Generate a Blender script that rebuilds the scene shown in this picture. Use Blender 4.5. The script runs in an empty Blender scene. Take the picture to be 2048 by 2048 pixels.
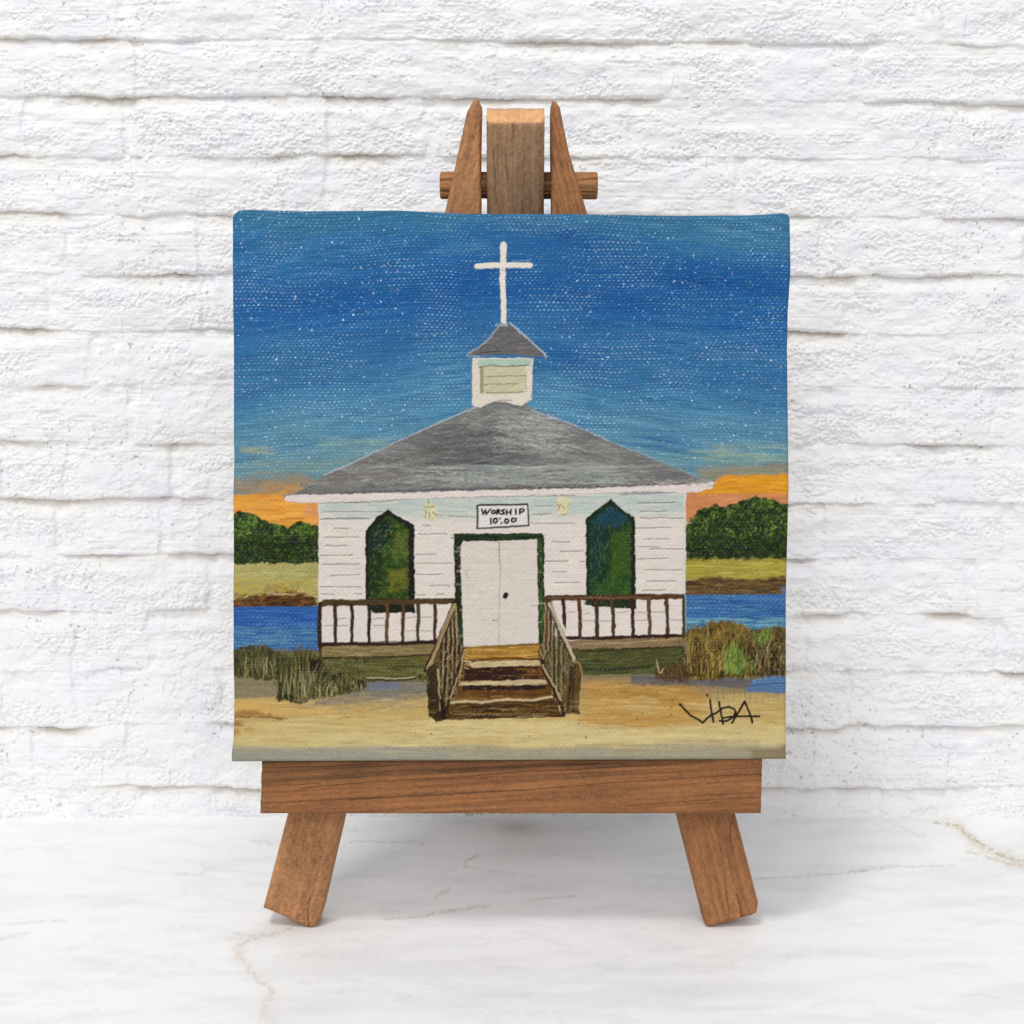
import bpy, math, random
import numpy as np
from mathutils import Vector

R = math.radians
rng = np.random.default_rng(7)
random.seed(7)
scene = bpy.context.scene

# ------------------------------------------------------------------ camera geometry (metres)
F = 3911.0                      # focal length in units of 1/2048 of the picture width
BETA = R(7.0)                   # camera looks down by this much
ALPHA = R(5.0)                  # the easel leans back by this much
YF = 0.345                      # horizontal distance camera -> front feet
TF = BETA + math.atan((1857 - 1024) / F)
CAM = np.array([0.0, -YF, YF * math.tan(TF)])
FWD = np.array([0, math.cos(BETA), -math.sin(BETA)])
UPV = np.array([0, math.sin(BETA), math.cos(BETA)])

def ray(x, y):
    x = np.asarray(x, float); y = np.asarray(y, float)
    return (FWD[None] + ((x - 1024) / F).reshape(-1, 1) * np.array([[1., 0, 0]])
            - ((y - 1024) / F).reshape(-1, 1) * UPV[None])

def on_plane(x, y, p0, n):
    d = ray(x, y)
    t = ((p0 - CAM) @ n) / (d @ n)
    return CAM[None] + d * t[:, None]

def to_px(P):
    d = P - CAM[None]
    z = d @ FWD
    return 1024 + F * d[:, 0] / z, 1024 - F * (d @ UPV) / z

NRM = np.array([0, -math.cos(ALPHA), math.sin(ALPHA)])     # front normal of the easel
UPE = np.array([0, math.sin(ALPHA), math.cos(ALPHA)])
ZERO = np.zeros(3)
FLOOR_N = np.array([0, 0, 1.])
YW = on_plane([1024], [1634], ZERO, FLOOR_N)[0][1]         # wall distance

def easel(x, y, n):
    """point at easel-plane depth n (towards the camera) seen at x, y"""
    return on_plane(x, y, NRM * n, NRM)

# ------------------------------------------------------------------ numpy noise
def _hash(ix, iy, seed):
    h = (ix.astype(np.int64) * 374761393 + iy.astype(np.int64) * 668265263 + seed * 1442695041) & 0xffffffff
    h = ((h ^ (h >> 13)) * 1274126177) & 0xffffffff
    h = ((h ^ (h >> 16)) * 2246822519) & 0xffffffff
    return ((h ^ (h >> 15)) & 0xffffff) / float(0xffffff)

def vnoise(x, y, seed=0):
    x0 = np.floor(x); y0 = np.floor(y)
    fx = x - x0; fy = y - y0
    fx = fx * fx * fx * (fx * (fx * 6 - 15) + 10); fy = fy * fy * fy * (fy * (fy * 6 - 15) + 10)
    a = _hash(x0, y0, seed); b = _hash(x0 + 1, y0, seed)
    c = _hash(x0, y0 + 1, seed); d = _hash(x0 + 1, y0 + 1, seed)
    return (a + (b - a) * fx) * (1 - fy) + (c + (d - c) * fx) * fy

def fbm(x, y, seed=0, octaves=4, gain=0.5):
    """about -1..1"""
    s = 0; a = 1; t = 0
    for o in range(octaves):
        ca, sa = math.cos(o * 1.1), math.sin(o * 1.1)
        if o == 0: ca, sa = 1, 0
        s = s + a * (vnoise(x * 2 ** o + 17.3 * o, y * 2 ** o - 9.1 * o, seed + o * 31) * 2 - 1)
        t += a; a *= gain
    return s / t * 1.5

def smooth(e0, e1, x):
    t = np.clip((x - e0) / (e1 - e0), 0, 1)
    return t * t * (3 - 2 * t)

def lin(c):
    c = np.asarray(c, float) / 255.0
    return np.where(c <= 0.04045, c / 12.92, ((c + 0.055) / 1.055) ** 2.4)

# ------------------------------------------------------------------ a paint box: a numpy sheet in picture units
class Sheet:
    def __init__(s, x0, y0, x1, y1, col):
        s.x0, s.y0 = x0, y0
        s.w, s.h = x1 - x0, y1 - y0
        s.a = np.empty((s.h, s.w, 3)); s.a[:] = col
        s.hgt = np.zeros((s.h, s.w))
        yy, xx = np.mgrid[0:s.h, 0:s.w]
        s.X = xx + x0 + 0.0; s.Y = yy + y0 + 0.0
        s.wx = fbm(s.X / 11, s.Y / 9, 901, 3) * 1.15
        s.wy = fbm(s.X / 9, s.Y / 9, 905, 3) * 1.15
        s.dry = vnoise(s.X / 1.7, s.Y / 1.7, 55) * .5 + vnoise(s.X / 6, s.Y / 3, 56) * .5
    def box(s, xa, ya, xb, yb):
        i0 = max(0, int(ya - s.y0)); i1 = min(s.h, int(yb - s.y0) + 1)
        j0 = max(0, int(xa - s.x0)); j1 = min(s.w, int(xb - s.x0) + 1)
        return slice(i0, max(i0, i1)), slice(j0, max(j0, j1))
    def lay(s, sl, m, col, h=0.0):
        m = np.clip(m, 0, 1)
        s.a[sl] = s.a[sl] * (1 - m[..., None]) + col * m[..., None]
        if h: s.hgt[sl] = s.hgt[sl] * (1 - m) + h * m
    def poly(s, pts, col, soft=1.0, jag=1.0, alpha=1.0, var=0.06, vs=(14, 5), h=0.0, seed=3, mod=None):
        pts = np.array(pts, float)
        pad = soft + 4 * jag + 3
        sl = s.box(pts[:, 0].min() - pad, pts[:, 1].min() - pad, pts[:, 0].max() + pad, pts[:, 1].max() + pad)
        X = s.X[sl] + s.wx[sl] * jag; Y = s.Y[sl] + s.wy[sl] * jag
        inside = np.zeros(X.shape, bool); d2 = np.full(X.shape, 1e9)
        n = len(pts)
        for i in range(n):
            ax, ay = pts[i]; bx, by = pts[(i + 1) % n]
            if ay != by:
                c = ((ay > Y) != (by > Y)) & (X < (bx - ax) * (Y - ay) / (by - ay) + ax)
                inside ^= c
            vx, vy = bx - ax, by - ay
            L = vx * vx + vy * vy + 1e-9
            t = np.clip(((X - ax) * vx + (Y - ay) * vy) / L, 0, 1)
            d2 = np.minimum(d2, (X - ax - t * vx) ** 2 + (Y - ay - t * vy) ** 2)
        d = np.sqrt(d2) * np.where(inside, 1, -1)
        m = smooth(-soft * .6, soft * .6, d) * alpha
        c = lin(col)[None, None] * (1 + var * fbm(s.X[sl] / vs[0], s.Y[sl] / vs[1], seed, 3))[..., None]
        if mod is not None: m = m * mod(s.X[sl], s.Y[sl])
        s.lay(sl, m, c, h)
    def stroke(s, pts, w, col, alpha=1.0, soft=1.0, jag=0.5, dry=0.0, h=0.0, w2=None):
        """brush stroke through pts, width w (tapering to w2)"""
        pts = np.array(pts, float); n = len(pts)
        if w2 is None: w2 = w
        W = max(w, w2)
        sl = s.box(pts[:, 0].min() - W - 3, pts[:, 1].min() - W - 3, pts[:, 0].max() + W + 3, pts[:, 1].max() + W + 3)
        X = s.X[sl] + s.wx[sl] * jag; Y = s.Y[sl] + s.wy[sl] * jag
        best = np.full(X.shape, -1e9)
        for i in range(n - 1):
            ax, ay = pts[i]; bx, by = pts[i + 1]
            vx, vy = bx - ax, by - ay; L = vx * vx + vy * vy + 1e-9
            t = np.clip(((X - ax) * vx + (Y - ay) * vy) / L, 0, 1)
            r = (w + (w2 - w) * (i + t) / (n - 1)) * .5
            best = np.maximum(best, r - np.hypot(X - ax - t * vx, Y - ay - t * vy))
        m = smooth(-soft * .6, soft * .6, best) * alpha
        if dry: m = m * smooth(dry - .12, dry + .12, s.dry[sl])
        s.lay(sl, m, lin(col)[None, None] * np.ones(m.shape + (1,)), h)
    def dabs(s, n, box, cols, length=(6, 16), width=(2, 4), ang=0.0, spread=.4, alpha=.6, soft=1.5, dry=0.0, where=None, h=0.0):
        for _ in range(n):
            x = rng.uniform(box[0], box[2]); y = rng.uniform(box[1], box[3])
            if where is not None and not where(x, y): continue
            L = rng.uniform(*length) * .5; a = ang + rng.normal(0, spread)
            dx, dy = math.cos(a) * L, math.sin(a) * L
            k = rng.normal(0, L * .07)
            c = np.array(cols[rng.integers(len(cols))], float) * rng.uniform(.9, 1.1)
            s.stroke([(x - dx, y - dy), (x - dy / max(L, .1) * k, y + dx / max(L, .1) * k), (x + dx, y + dy)], rng.uniform(*width), np.clip(c, 0, 255),
                     alpha * rng.uniform(.6, 1), soft, .6, dry, h, w2=rng.uniform(width[0] * .4, width[1] * .8))
    def sample(s, x, y, arr=None):
        arr = s.a if arr is None else arr
        fx = np.clip(x - s.x0, 0, s.w - 1.001); fy = np.clip(y - s.y0, 0, s.h - 1.001)
        i = fy.astype(int); j = fx.astype(int); u = fx - j; v = fy - i
        if arr.ndim == 3: u = u[:, None]; v = v[:, None]
        return (arr[i, j] * (1 - u) + arr[i, j + 1] * u) * (1 - v) + (arr[i + 1, j] * (1 - u) + arr[i + 1, j + 1] * u) * v

# ------------------------------------------------------------------ the little church painting
def paint_church():
    S = Sheet(440, 400, 1610, 1545, lin((60, 110, 150)))
    X, Y = S.X, S.Y
    # --- evening sky, long horizontal brush marks
    Ya = Y - .13 * np.abs(X - 1000)
    st = fbm(X / 150, Ya / 9, 11, 4); st2 = fbm(X / 45, Ya / 3.2, 12, 3); big = fbm(X / 260, Y / 70, 13, 3)
    stops = [(400, (50, 108, 146)), (440, (50, 110, 148)), (480, (44, 104, 150)), (540, (32, 96, 152)), (620, (32, 94, 152)), (700, (46, 102, 150)),
             (770, (56, 112, 154)), (830, (70, 124, 158)), (890, (86, 134, 156)), (930, (106, 142, 150)), (970, (112, 134, 130)), (1010, (130, 130, 110))]
    ys = [a for a, _ in stops]; cs = np.array([lin(c) for _, c in stops])
    yy = Y - .05 * np.abs(X - 1000) + 12 + st * 26 + big * 34
    sky = np.stack([np.interp(yy, ys, cs[:, k]) for k in range(3)], -1)
    S.a[:] = sky * (1 + .15 * st2 + .10 * st)[..., None]
    deep = lin((4, 64, 132))[None, None]
    for cx, cy, rx, ry, al in [(1130, 470, 190, 40, .55), (620, 590, 150, 26, .6), (930, 570, 130, 40, .55), (1180, 590, 200, 60, .5), (1400, 560, 190, 34, .75),
                               (1120, 720, 130, 26, .55), (1320, 885, 50, 9, .7), (700, 620, 220, 20, .4), (560, 770, 140, 34, .25), (1500, 770, 110, 40, .3), (1520, 560, 60, 30, .4)]:
        m = np.exp(-(((X - cx) / rx) ** 2 + ((Y - .13 * (abs(cx - 1000) > 60) * np.sign(cx - 1000) * (X - cx) - cy + st * 16) / ry) ** 2)) * (.7 + .9 * st2)
        S.lay((slice(None), slice(None)), m * al, deep)
    teal = lin((90, 144, 172))[None, None]
    for cx, cy, rx, ry, al in [(890, 770, 80, 60, .6), (1120, 800, 90, 40, .5), (1420, 850, 200, 22, .35), (640, 850, 180, 30, .35), (1050, 440, 150, 14, .4), (930, 500, 60, 14, .4),
                               (560, 520, 130, 70, .22), (1470, 460, 120, 40, .35), (1450, 700, 120, 22, .3), (800, 905, 120, 14, .3)]:
        m = np.exp(-(((X - cx) / rx) ** 2 + ((Y - .13 * (abs(cx - 1000) > 60) * np.sign(cx - 1000) * (X - cx) - cy + st * 16) / ry) ** 2)) * (.7 + .9 * st2)
        S.lay((slice(None), slice(None)), m * al, teal)
    S.dabs(900, (464, 425, 1580, 900), [(56, 118, 154), (18, 80, 142), (40, 102, 148), (76, 132, 158)], (20, 80), (1.5, 4.5), 0, .03, .3, 2.0)
    S.dabs(300, (464, 425, 1580, 880), [(86, 138, 166), (12, 68, 130)], (6, 24), (1, 2), 0, .05, .3, 1.2, dry=.5)
    # pale cloud streaks
    S.dabs(26, (488, 893, 540, 908), [(150, 160, 130), (165, 165, 130)], (14, 34), (2, 4), 0, .05, .45, 3)
    S.dabs(34, (640, 876, 790, 892), [(140, 165, 145), (120, 155, 150)], (16, 44), (1.5, 4), -.03, .05, .4, 3)
    S.dabs(70, (1400, 884, 1580, 925), [(140, 168, 150), (120, 150, 140), (158, 168, 140), (110, 150, 150)], (20, 70), (2, 6), .03, .05, .38, 4)
    S.dabs(60, (468, 918, 640, 965), [(112, 136, 134), (130, 138, 118), (100, 132, 138)], (20, 60), (2, 6), .02, .05, .35, 4)
    # --- warm glow at the horizon
    S.poly([(468, 962), (540, 958), (600, 950), (640, 962), (640, 992), (468, 990)], (150, 122, 92), 12, 3, .75, .2, (40, 5))
    S.poly([(462, 992), (500, 988), (560, 990), (578, 1003), (640, 1008), (640, 1060), (462, 1050)], (208, 146, 60), 4, 2, 1, .22, (40, 6), h=.3)
    S.dabs(40, (535, 962, 592, 990), [(196, 138, 62), (176, 130, 74), (206, 146, 60)], (14, 34), (2, 6), -.15, .2, .4, 5)
    S.dabs(40, (468, 945, 600, 988), [(132, 124, 104), (150, 126, 90), (112, 128, 124)], (24, 60), (2, 6), -.03, .1, .35, 5)
    S.poly([(602, 1000), (640, 1005), (640, 1070), (615, 1055)], (206, 140, 90), 10, 2, .9)
    S.dabs(90, (465, 990, 630, 1048), [(235, 165, 60), (224, 142, 38), (196, 120, 60), (230, 170, 84)], (18, 50), (2, 5), .04, .08, .5, 2)
    S.poly([(1395, 935), (1585, 925), (1585, 958), (1400, 962)], (140, 130, 104), 12, 3, .8, .2, (50, 5))
    S.poly([(1360, 975), (1585, 975), (1585, 1080), (1360, 1080)], (196, 128, 82), 5, 2, 1, .14, (40, 6))
    S.poly([(1425, 966), (1452, 951), (1585, 948), (1585, 988), (1440, 986), (1395, 990)], (210, 146, 42), 4, 2, 1, .16, (60, 5), h=.3)
    S.dabs(80, (1440, 952, 1580, 985), [(232, 165, 40), (206, 136, 26), (196, 130, 50)], (20, 60), (2, 5), .02, .05, .5, 2)
    S.dabs(90, (1375, 990, 1580, 1040), [(204, 136, 90), (214, 150, 108), (186, 112, 66)], (14, 40), (2, 5), -.1, .2, .45, 2)
    # --- trees left and right
    def grove(pts, x0, x1, seed):
        S.poly(pts, (44, 60, 26), 3, 3.5, 1, .35, (12, 9), h=.3, seed=seed)
        top = min(p[1] for p in pts)
        def inside(x, y):
            xs = [p[0] for p in pts if p[1] < 1100]; yt = [p[1] for p in pts if p[1] < 1100]
            o = np.argsort(xs); return y > np.interp(x, np.array(xs)[o], np.array(yt)[o]) + 1
        S.dabs(1100, (x0, top, x1, 1122), [(72, 98, 38), (60, 82, 32), (96, 124, 50), (40, 56, 22), (24, 34, 14)], (3, 9), (1.6, 4), -.6, 1.0, .65, 1.1, where=inside)
        S.dabs(500, (x0, top, x1, 1075), [(104, 136, 54), (126, 152, 70), (86, 120, 46), (72, 104, 40)], (3, 8), (1.4, 3.4), -.6, 1.0, .7, 1.1, where=lambda x, y: inside(x, y) and vnoise(np.array(x / 22.), np.array(y / 18.), 77) > .38)
        S.dabs(420, (x0, 1070, x1, 1122), [(24, 34, 16), (38, 46, 20), (56, 58, 24)], (4, 12), (2, 4), 0, .5, .5, 1.5, where=inside)
    S.poly([(462, 1120), (640, 1120), (640, 1210), (462, 1210)], (164, 156, 96), 6, 2, 1, .12, (40, 5))
    S.poly([(1365, 1108), (1585, 1108), (1585, 1175), (1365, 1175)], (158, 146, 62), 6, 2, 1, .15, (40, 5))
    grove([(460, 1032), (476, 1022), (505, 1026), (524, 1038), (548, 1047), (575, 1056), (598, 1044), (618, 1046), (642, 1058), (642, 1126), (460, 1128)], 464, 640, 5)
    grove([(1362, 1075), (1378, 1040), (1400, 1022), (1428, 1010), (1452, 1016), (1480, 1002), (1506, 992), (1536, 998), (1560, 1006), (1590, 1006), (1590, 1116), (1362, 1116)], 1366, 1582, 9)
    # fields
    S.dabs(170, (465, 1132, 636, 1165), [(176, 168, 112), (158, 150, 84), (186, 176, 118), (150, 140, 80)], (12, 34), (2, 4), .03, .1, .45, 2)
    S.dabs(170, (465, 1160, 636, 1194), [(172, 146, 52), (190, 164, 70), (150, 128, 44)], (8, 24), (2, 4), -.1, .25, .5, 2)
    S.dabs(220, (1370, 1118, 1582, 1162), [(172, 158, 70), (150, 134, 44), (188, 172, 84), (130, 118, 50)], (14, 40), (2, 4), 0, .08, .45, 2)
    # banks
    S.poly([(462, 1203), (500, 1194), (545, 1184), (590, 1184), (628, 1196), (634, 1210), (600, 1216), (462, 1216)], (92, 60, 30), 2, 2.5, 1, .35, (8, 4), h=.4)
    S.dabs(240, (466, 1188, 630, 1214), [(64, 40, 20), (118, 76, 40), (140, 96, 46), (48, 30, 18)], (6, 20), (1.5, 3.5), -.2, .4, .6, 1.2)
    S.dabs(24, (540, 1186, 590, 1190), [(200, 180, 140), (176, 150, 110)], (12, 26), (1.5, 3), .02, .1, .55, 1.5)
    S.dabs(60, (530, 1172, 600, 1188), [(92, 60, 30), (120, 84, 40)], (6, 12), (1, 1.8), -1.4, .3, .6, 1)
    S.poly([(1365, 1160), (1440, 1154), (1500, 1160), (1585, 1152), (1585, 1194), (1365, 1194)], (104, 80, 46), 6, 3, 1, .3, (24, 4), h=.3)
    S.dabs(260, (1368, 1158, 1582, 1192), [(70, 50, 28), (124, 92, 50), (90, 74, 48), (134, 108, 60), (58, 46, 30)], (12, 36), (1.5, 4), 0, .1, .5, 1.5)
    # water
    S.poly([(462, 1214), (640, 1212), (640, 1310), (462, 1310)], (48, 92, 148), 2, 1, 1, .1, (50, 4))
    S.dabs(220, (465, 1216, 636, 1256), [(32, 76, 152), (26, 66, 140), (60, 106, 166), (44, 92, 160)], (20, 60), (1.5, 4), 0, .04, .5, 1.6)
    S.dabs(180, (465, 1252, 636, 1300), [(82, 126, 156), (70, 116, 156), (100, 142, 164), (56, 104, 150)], (18, 50), (1.5, 4), 0, .04, .5, 1.6)
    S.poly([(1365, 1190), (1585, 1188), (1585, 1275), (1365, 1275)], (54, 98, 146), 2, 1, 1, .12, (50, 4))
    S.dabs(200, (1372, 1192, 1582, 1240), [(36, 84, 146), (70, 120, 164), (90, 138, 172), (28, 70, 130), (52, 100, 154)], (24, 80), (1.5, 5), 0, .05, .5, 1.6)
    S.dabs(90, (1372, 1236, 1575, 1256), [(110, 164, 176), (84, 144, 166), (130, 176, 178)], (18, 54), (1.5, 4), .04, .06, .5, 1.5)
    S.poly([(1562, 1175), (1590, 1170), (1590, 1215), (1566, 1212)], (74, 110, 158), 8, 2, .7)
    # --- sandy ground
    gy = [1290, 1345, 1360, 1385, 1402, 1430, 1450, 1490, 1500, 1545]
    gc = np.array([lin(c) for c in [(96, 92, 56), (116, 108, 78), (128, 116, 88), (146, 128, 88), (182, 156, 98), (182, 154, 94), (190, 170, 112), (194, 176, 122), (160, 150, 122), (136, 132, 110)]])
    yw = Y + fbm(X / 120, Y / 10, 31, 4) * 12
    gnd = np.stack([np.interp(yw, gy, gc[:, k]) for k in range(3)], -1) * (1 + .09 * fbm(X / 50, Y / 5, 33, 4))[..., None]
    m = smooth(1296, 1304, Y + S.wy * 2)
    S.a = S.a * (1 - m[..., None]) + gnd * m[..., None]
    S.poly([(1165, 1362), (1280, 1362), (1420, 1385), (1400, 1440), (1300, 1462), (1165, 1450)], (176, 134, 66), 26, 3, .8, .16, (50, 5))
    S.poly([(850, 1440), (1160, 1445), (1400, 1470), (1585, 1460), (1585, 1492), (850, 1486)], (204, 186, 134), 14, 3, .7, .08, (60, 5))
    S.poly([(460, 1398), (560, 1402), (700, 1408), (640, 1428), (560, 1430), (460, 1424)], (196, 158, 88), 10, 3, .7, .12, (60, 5))
    S.dabs(340, (468, 1400, 1575, 1492), [(206, 186, 132), (190, 160, 98), (214, 196, 146), (176, 144, 84)], (30, 110), (2, 7), .01, .05, .28, 4)
    S.dabs(160, (1170, 1362, 1420, 1455), [(166, 120, 54), (190, 146, 74), (150, 108, 50), (196, 160, 92)], (20, 70), (2, 6), 0, .06, .4, 3)
    S.dabs(90, (468, 1492, 1575, 1528), [(150, 150, 134), (134, 136, 124), (166, 160, 138)], (60, 160), (3, 8), .005, .02, .4, 4)
    S.poly([(1240, 1490), (1400, 1478), (1520, 1480), (1520, 1508), (1240, 1508)], (158, 146, 116), 12, 3, .5, .08, (60, 5))
    S.poly([(1500, 1500), (1585, 1490), (1585, 1530), (1500, 1530)], (128, 112, 80), 12, 3, .7)
    S.poly([(440, 1498), (620, 1506), (900, 1510), (900, 1545), (440, 1545)], (142, 144, 130), 9, 3, .75, .08, (80, 5))
    S.poly([(466, 1424), (500, 1420), (575, 1436), (560, 1439), (466, 1434)], (150, 106, 48), 6, 3, .8, .2, (20, 4))
    S.stroke([(470, 1433), (520, 1434), (574, 1437)], 3, (104, 78, 40), .6, 2, 1.2)
    S.stroke([(676, 1437), (700, 1434)], 2.5, (150, 112, 56), .7, 2)
    for x, y, c in [(474, 1446, (146, 84, 44)), (472, 1466, (170, 110, 60)), (500, 1460, (176, 140, 74))]:
        S.dabs(8, (x - 5, y - 5, x + 8, y + 5), [c], (8, 18), (3, 6), -.3, .4, .5, 4)
    S.poly([(464, 1355), (560, 1358), (566, 1392), (464, 1398)], (128, 116, 92), 10, 2, .8, .12, (30, 4))
    S.poly([(725, 1362), (866, 1362), (858, 1388), (800, 1402), (620, 1412), (640, 1398)], (116, 112, 106), 8, 3, .8, .14, (30, 4))
    S.poly([(740, 1364), (800, 1364), (800, 1378), (736, 1380)], (98, 108, 128), 6, 2, .7)
    S.dabs(130, (600, 1385, 860, 1420), [(150, 134, 96), (126, 116, 92), (172, 150, 104)], (14, 40), (2, 5), 0, .1, .4, 3)
    # puddle and strip on the right
    S.poly([(1262, 1350), (1400, 1352), (1520, 1358), (1520, 1378), (1400, 1372), (1262, 1368)], (98, 94, 98), 6, 3, .85, .15, (30, 4))
    S.poly([(1488, 1384), (1505, 1362), (1540, 1352), (1590, 1350), (1590, 1388)], (78, 112, 150), 4, 2, 1, .12, (40, 4), h=.3)
    S.stroke([(1500, 1372), (1550, 1366), (1580, 1367)], 2, (40, 60, 84), .8, 1.5)
    S.stroke([(1505, 1362), (1540, 1354), (1580, 1352)], 2, (110, 144, 176), .6, 1.5)
    for i in range(46):
        x = rng.uniform(1385, 1570); S.stroke([(x, 1376), (x + rng.normal(0, 1), 1376 + rng.uniform(8, 32))], 1.4, (112, 104, 92), .45, 1.5, .4)
    for i in range(30):
        x = rng.uniform(480, 830); S.stroke([(x, 1398), (x + rng.normal(0, 1), 1398 + rng.uniform(6, 24))], 1.3, (132, 120, 92), .35, 1.5, .4)
    # --- the church: wall
    wall = (212, 202, 193)
    S.poly([(637, 998), (1372, 984), (1371, 1200), (1368, 1290), (636, 1296)], wall, 1.2, 1.2, 1, .035, (16, 6), h=.5)
    mod = lambda x, y: (1 - smooth(1012, 1052, y + fbm(x / 40, y / 8, 41, 3) * 8)) * (.8 + .3 * fbm(x / 30, y / 5, 42, 2))
    S.poly([(640, 999), (1368, 986), (1367, 1060), (640, 1060)], (172, 186, 178), 2, 1, .95, .08, (24, 5), mod=mod)
    S.dabs(200, (645, 1003, 1364, 1034), [(160, 180, 174), (186, 196, 186), (196, 198, 190), (150, 172, 170)], (16, 50), (2, 5), 0, .04, .35, 2.5)
    S.dabs(300, (642, 1040, 1366, 1200), [(222, 208, 198), (204, 192, 184), (216, 206, 190)], (14, 44), (2, 5), 0, .04, .3, 2.5)
    S.stroke([(1368, 990), (1369, 1060), (1366, 1200), (1368, 1285)], 2.5, (188, 192, 196), .6, 1.5)
    dk = (112, 100, 94)
    segs = [(645, 1004, 735, 1004), (645, 1024, 765, 1023), (641, 1038, 734, 1037), (669, 1056, 697, 1056), (648, 1075, 718, 1074), (651, 1091, 694, 1091), (641, 1111, 706, 1110),
            (645, 1129, 719, 1128), (660, 1151, 720, 1149), (640, 1173, 722, 1174), (642, 1188, 668, 1188), (710, 1187, 724, 1188),
            (845, 1051, 862, 1051), (836, 1068, 893, 1067), (832, 1109, 872, 1108), (833, 1127, 904, 1126), (834, 1149, 886, 1148), (858, 1170, 900, 1171), (832, 1189, 852, 1190), (872, 1190, 888, 1188),
            (898, 1032, 950, 1033), (1070, 1012, 1102, 1011), (1064, 1029, 1106, 1028), (1063, 1047, 1150, 1046), (1104, 1083, 1140, 1084), (1120, 1103, 1165, 1102), (1090, 1122, 1136, 1122), (1160, 1123, 1170, 1123),
            (1106, 1144, 1134, 1144), (1110, 1165, 1160, 1164), (1275, 1006, 1350, 1005), (1280, 1023, 1334, 1022), (1280, 1036, 1366, 1036), (1272, 1056, 1342, 1055), (1288, 1078, 1338, 1077),
            (1276, 1093, 1318, 1094), (1300, 1098, 1366, 1098), (1275, 1118, 1336, 1116), (1290, 1139, 1366, 1140), (1292, 1163, 1352, 1162), (1285, 1181, 1330, 1180), (1240, 990, 1352, 984)]
    for a, b, c, d in segs:
        n = max(3, int(abs(c - a) / 14)); px = np.linspace(a, c, n); py = np.linspace(b, d, n) + rng.normal(0, .45, n)
        S.stroke(list(zip(px, py)), 1.9, dk, .85, 1.3, .5, dry=.18)
        S.stroke([(a, b + 3), (c, d + 3)], 2.5, (232, 220, 210), .3, 2, .5)
    S.stroke([(642, 1038), (700, 1036), (740, 1037)], 3, (108, 122, 128), .7, 2, .8)
    S.stroke([(1262, 985), (1300, 988), (1354, 984)], 3, (110, 130, 150), .6, 2, .8)
    # eave line just below the fascia
    S.stroke([(640, 1006), (700, 1005), (760, 1003), (830, 997), (892, 996), (960, 994), (1040, 992), (1150, 991)], 2.2, (104, 104, 96), .75, 1.5, .8, dry=.2)
    # --- roof
    roof = [(588, 990), (649, 951), (708, 926), (816, 873), (900, 838), (950, 815), (985, 803), (1050, 803), (1075, 826), (1140, 848), (1217, 883), (1300, 917), (1357, 940), (1424, 966), (1420, 974), (1000, 982), (700, 990)]
    S.poly(roof, (112, 112, 110), 1.5, 1.5, 1, .16, (44, 6), h=.5, seed=71)
    R_ = np.array(roof, float)
    def inroof(x, y):
        return y > np.interp(x, [588, 649, 816, 950, 985, 1050, 1217, 1424], [990, 953, 877, 819, 807, 807, 887, 968]) and y < 978
    dark = [(76, 76, 78), (88, 86, 88), (98, 96, 92)]; light = [(152, 152, 146), (138, 140, 136), (166, 166, 160)]
    S.dabs(700, (600, 810, 1410, 976), dark + light + [(120, 118, 116)] * 2, (16, 70), (1.2, 4), .02, .16, .5, 1.6, where=inroof)
    S.dabs(150, (850, 860, 1060, 930), [(70, 70, 72), (82, 80, 82), (92, 90, 90)], (24, 80), (2, 7), -.04, .14, .4, 4, where=inroof)
    S.dabs(160, (930, 812, 1090, 860), [(92, 90, 92), (128, 126, 122), (148, 146, 142)], (16, 50), (1.5, 4), .1, .3, .45, 2, where=inroof)
    S.dabs(130, (1010, 820, 1130, 905), light, (16, 60), (1.5, 5), .12, .2, .5, 2, where=inroof)
    S.dabs(120, (1060, 880, 1330, 935), [(132, 132, 126), (150, 148, 140), (108, 106, 100)], (20, 60), (2, 5), .14, .1, .4, 3, where=inroof)
    S.dabs(200, (700, 930, 1300, 972), [(152, 158, 152), (140, 146, 142), (164, 166, 158)], (24, 90), (1.5, 5), -.02, .05, .45, 2, where=inroof)
    S.dabs(80, (650, 925, 820, 972), [(104, 98, 90), (126, 118, 106)], (16, 50), (3, 6), -.1, .1, .4, 3, where=inroof)
    S.dabs(80, (1240, 935, 1400, 966), [(96, 96, 98), (118, 114, 108)], (16, 50), (2, 5), .05, .1, .4, 3, where=inroof)
    S.dabs(260, (620, 815, 1400, 974), [(66, 64, 66), (172, 172, 168), (184, 184, 180)], (10, 40), (1, 2), 0, .2, .5, 1, dry=.4, where=inroof)
    S.dabs(120, (1000, 822, 1160, 905), [(172, 172, 168), (160, 160, 154), (186, 186, 182)], (14, 60), (1.2, 3.5), .14, .16, .5, 1.5, dry=.4, where=inroof)
    S.dabs(90, (660, 900, 900, 968), [(110, 98, 84), (84, 80, 78), (132, 124, 112)], (16, 60), (1.5, 4), -.1, .12, .45, 2, dry=.35, where=inroof)
    S.dabs(110, (860, 930, 1240, 972), [(170, 174, 168), (156, 162, 156)], (30, 90), (1.5, 4), 0, .05, .5, 2, dry=.4, where=inroof)
    S.stroke([(649, 950), (708, 924), (816, 872), (900, 836), (950, 815)], 3, (176, 178, 186), .75, 1.6, 1.2, dry=.25)
    S.stroke([(1064, 822), (1140, 846), (1217, 881)], 3, (168, 178, 190), .7, 1.6, 1.0, dry=.25)
    S.stroke([(1217, 881), (1300, 914), (1357, 938), (1424, 965)], 2.2, (150, 150, 154), .7, 1.6, 1.2, dry=.3)
    S.stroke([(1120, 835), (1180, 862)], 2, (40, 80, 130), .5, 1.5, 1)
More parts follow.
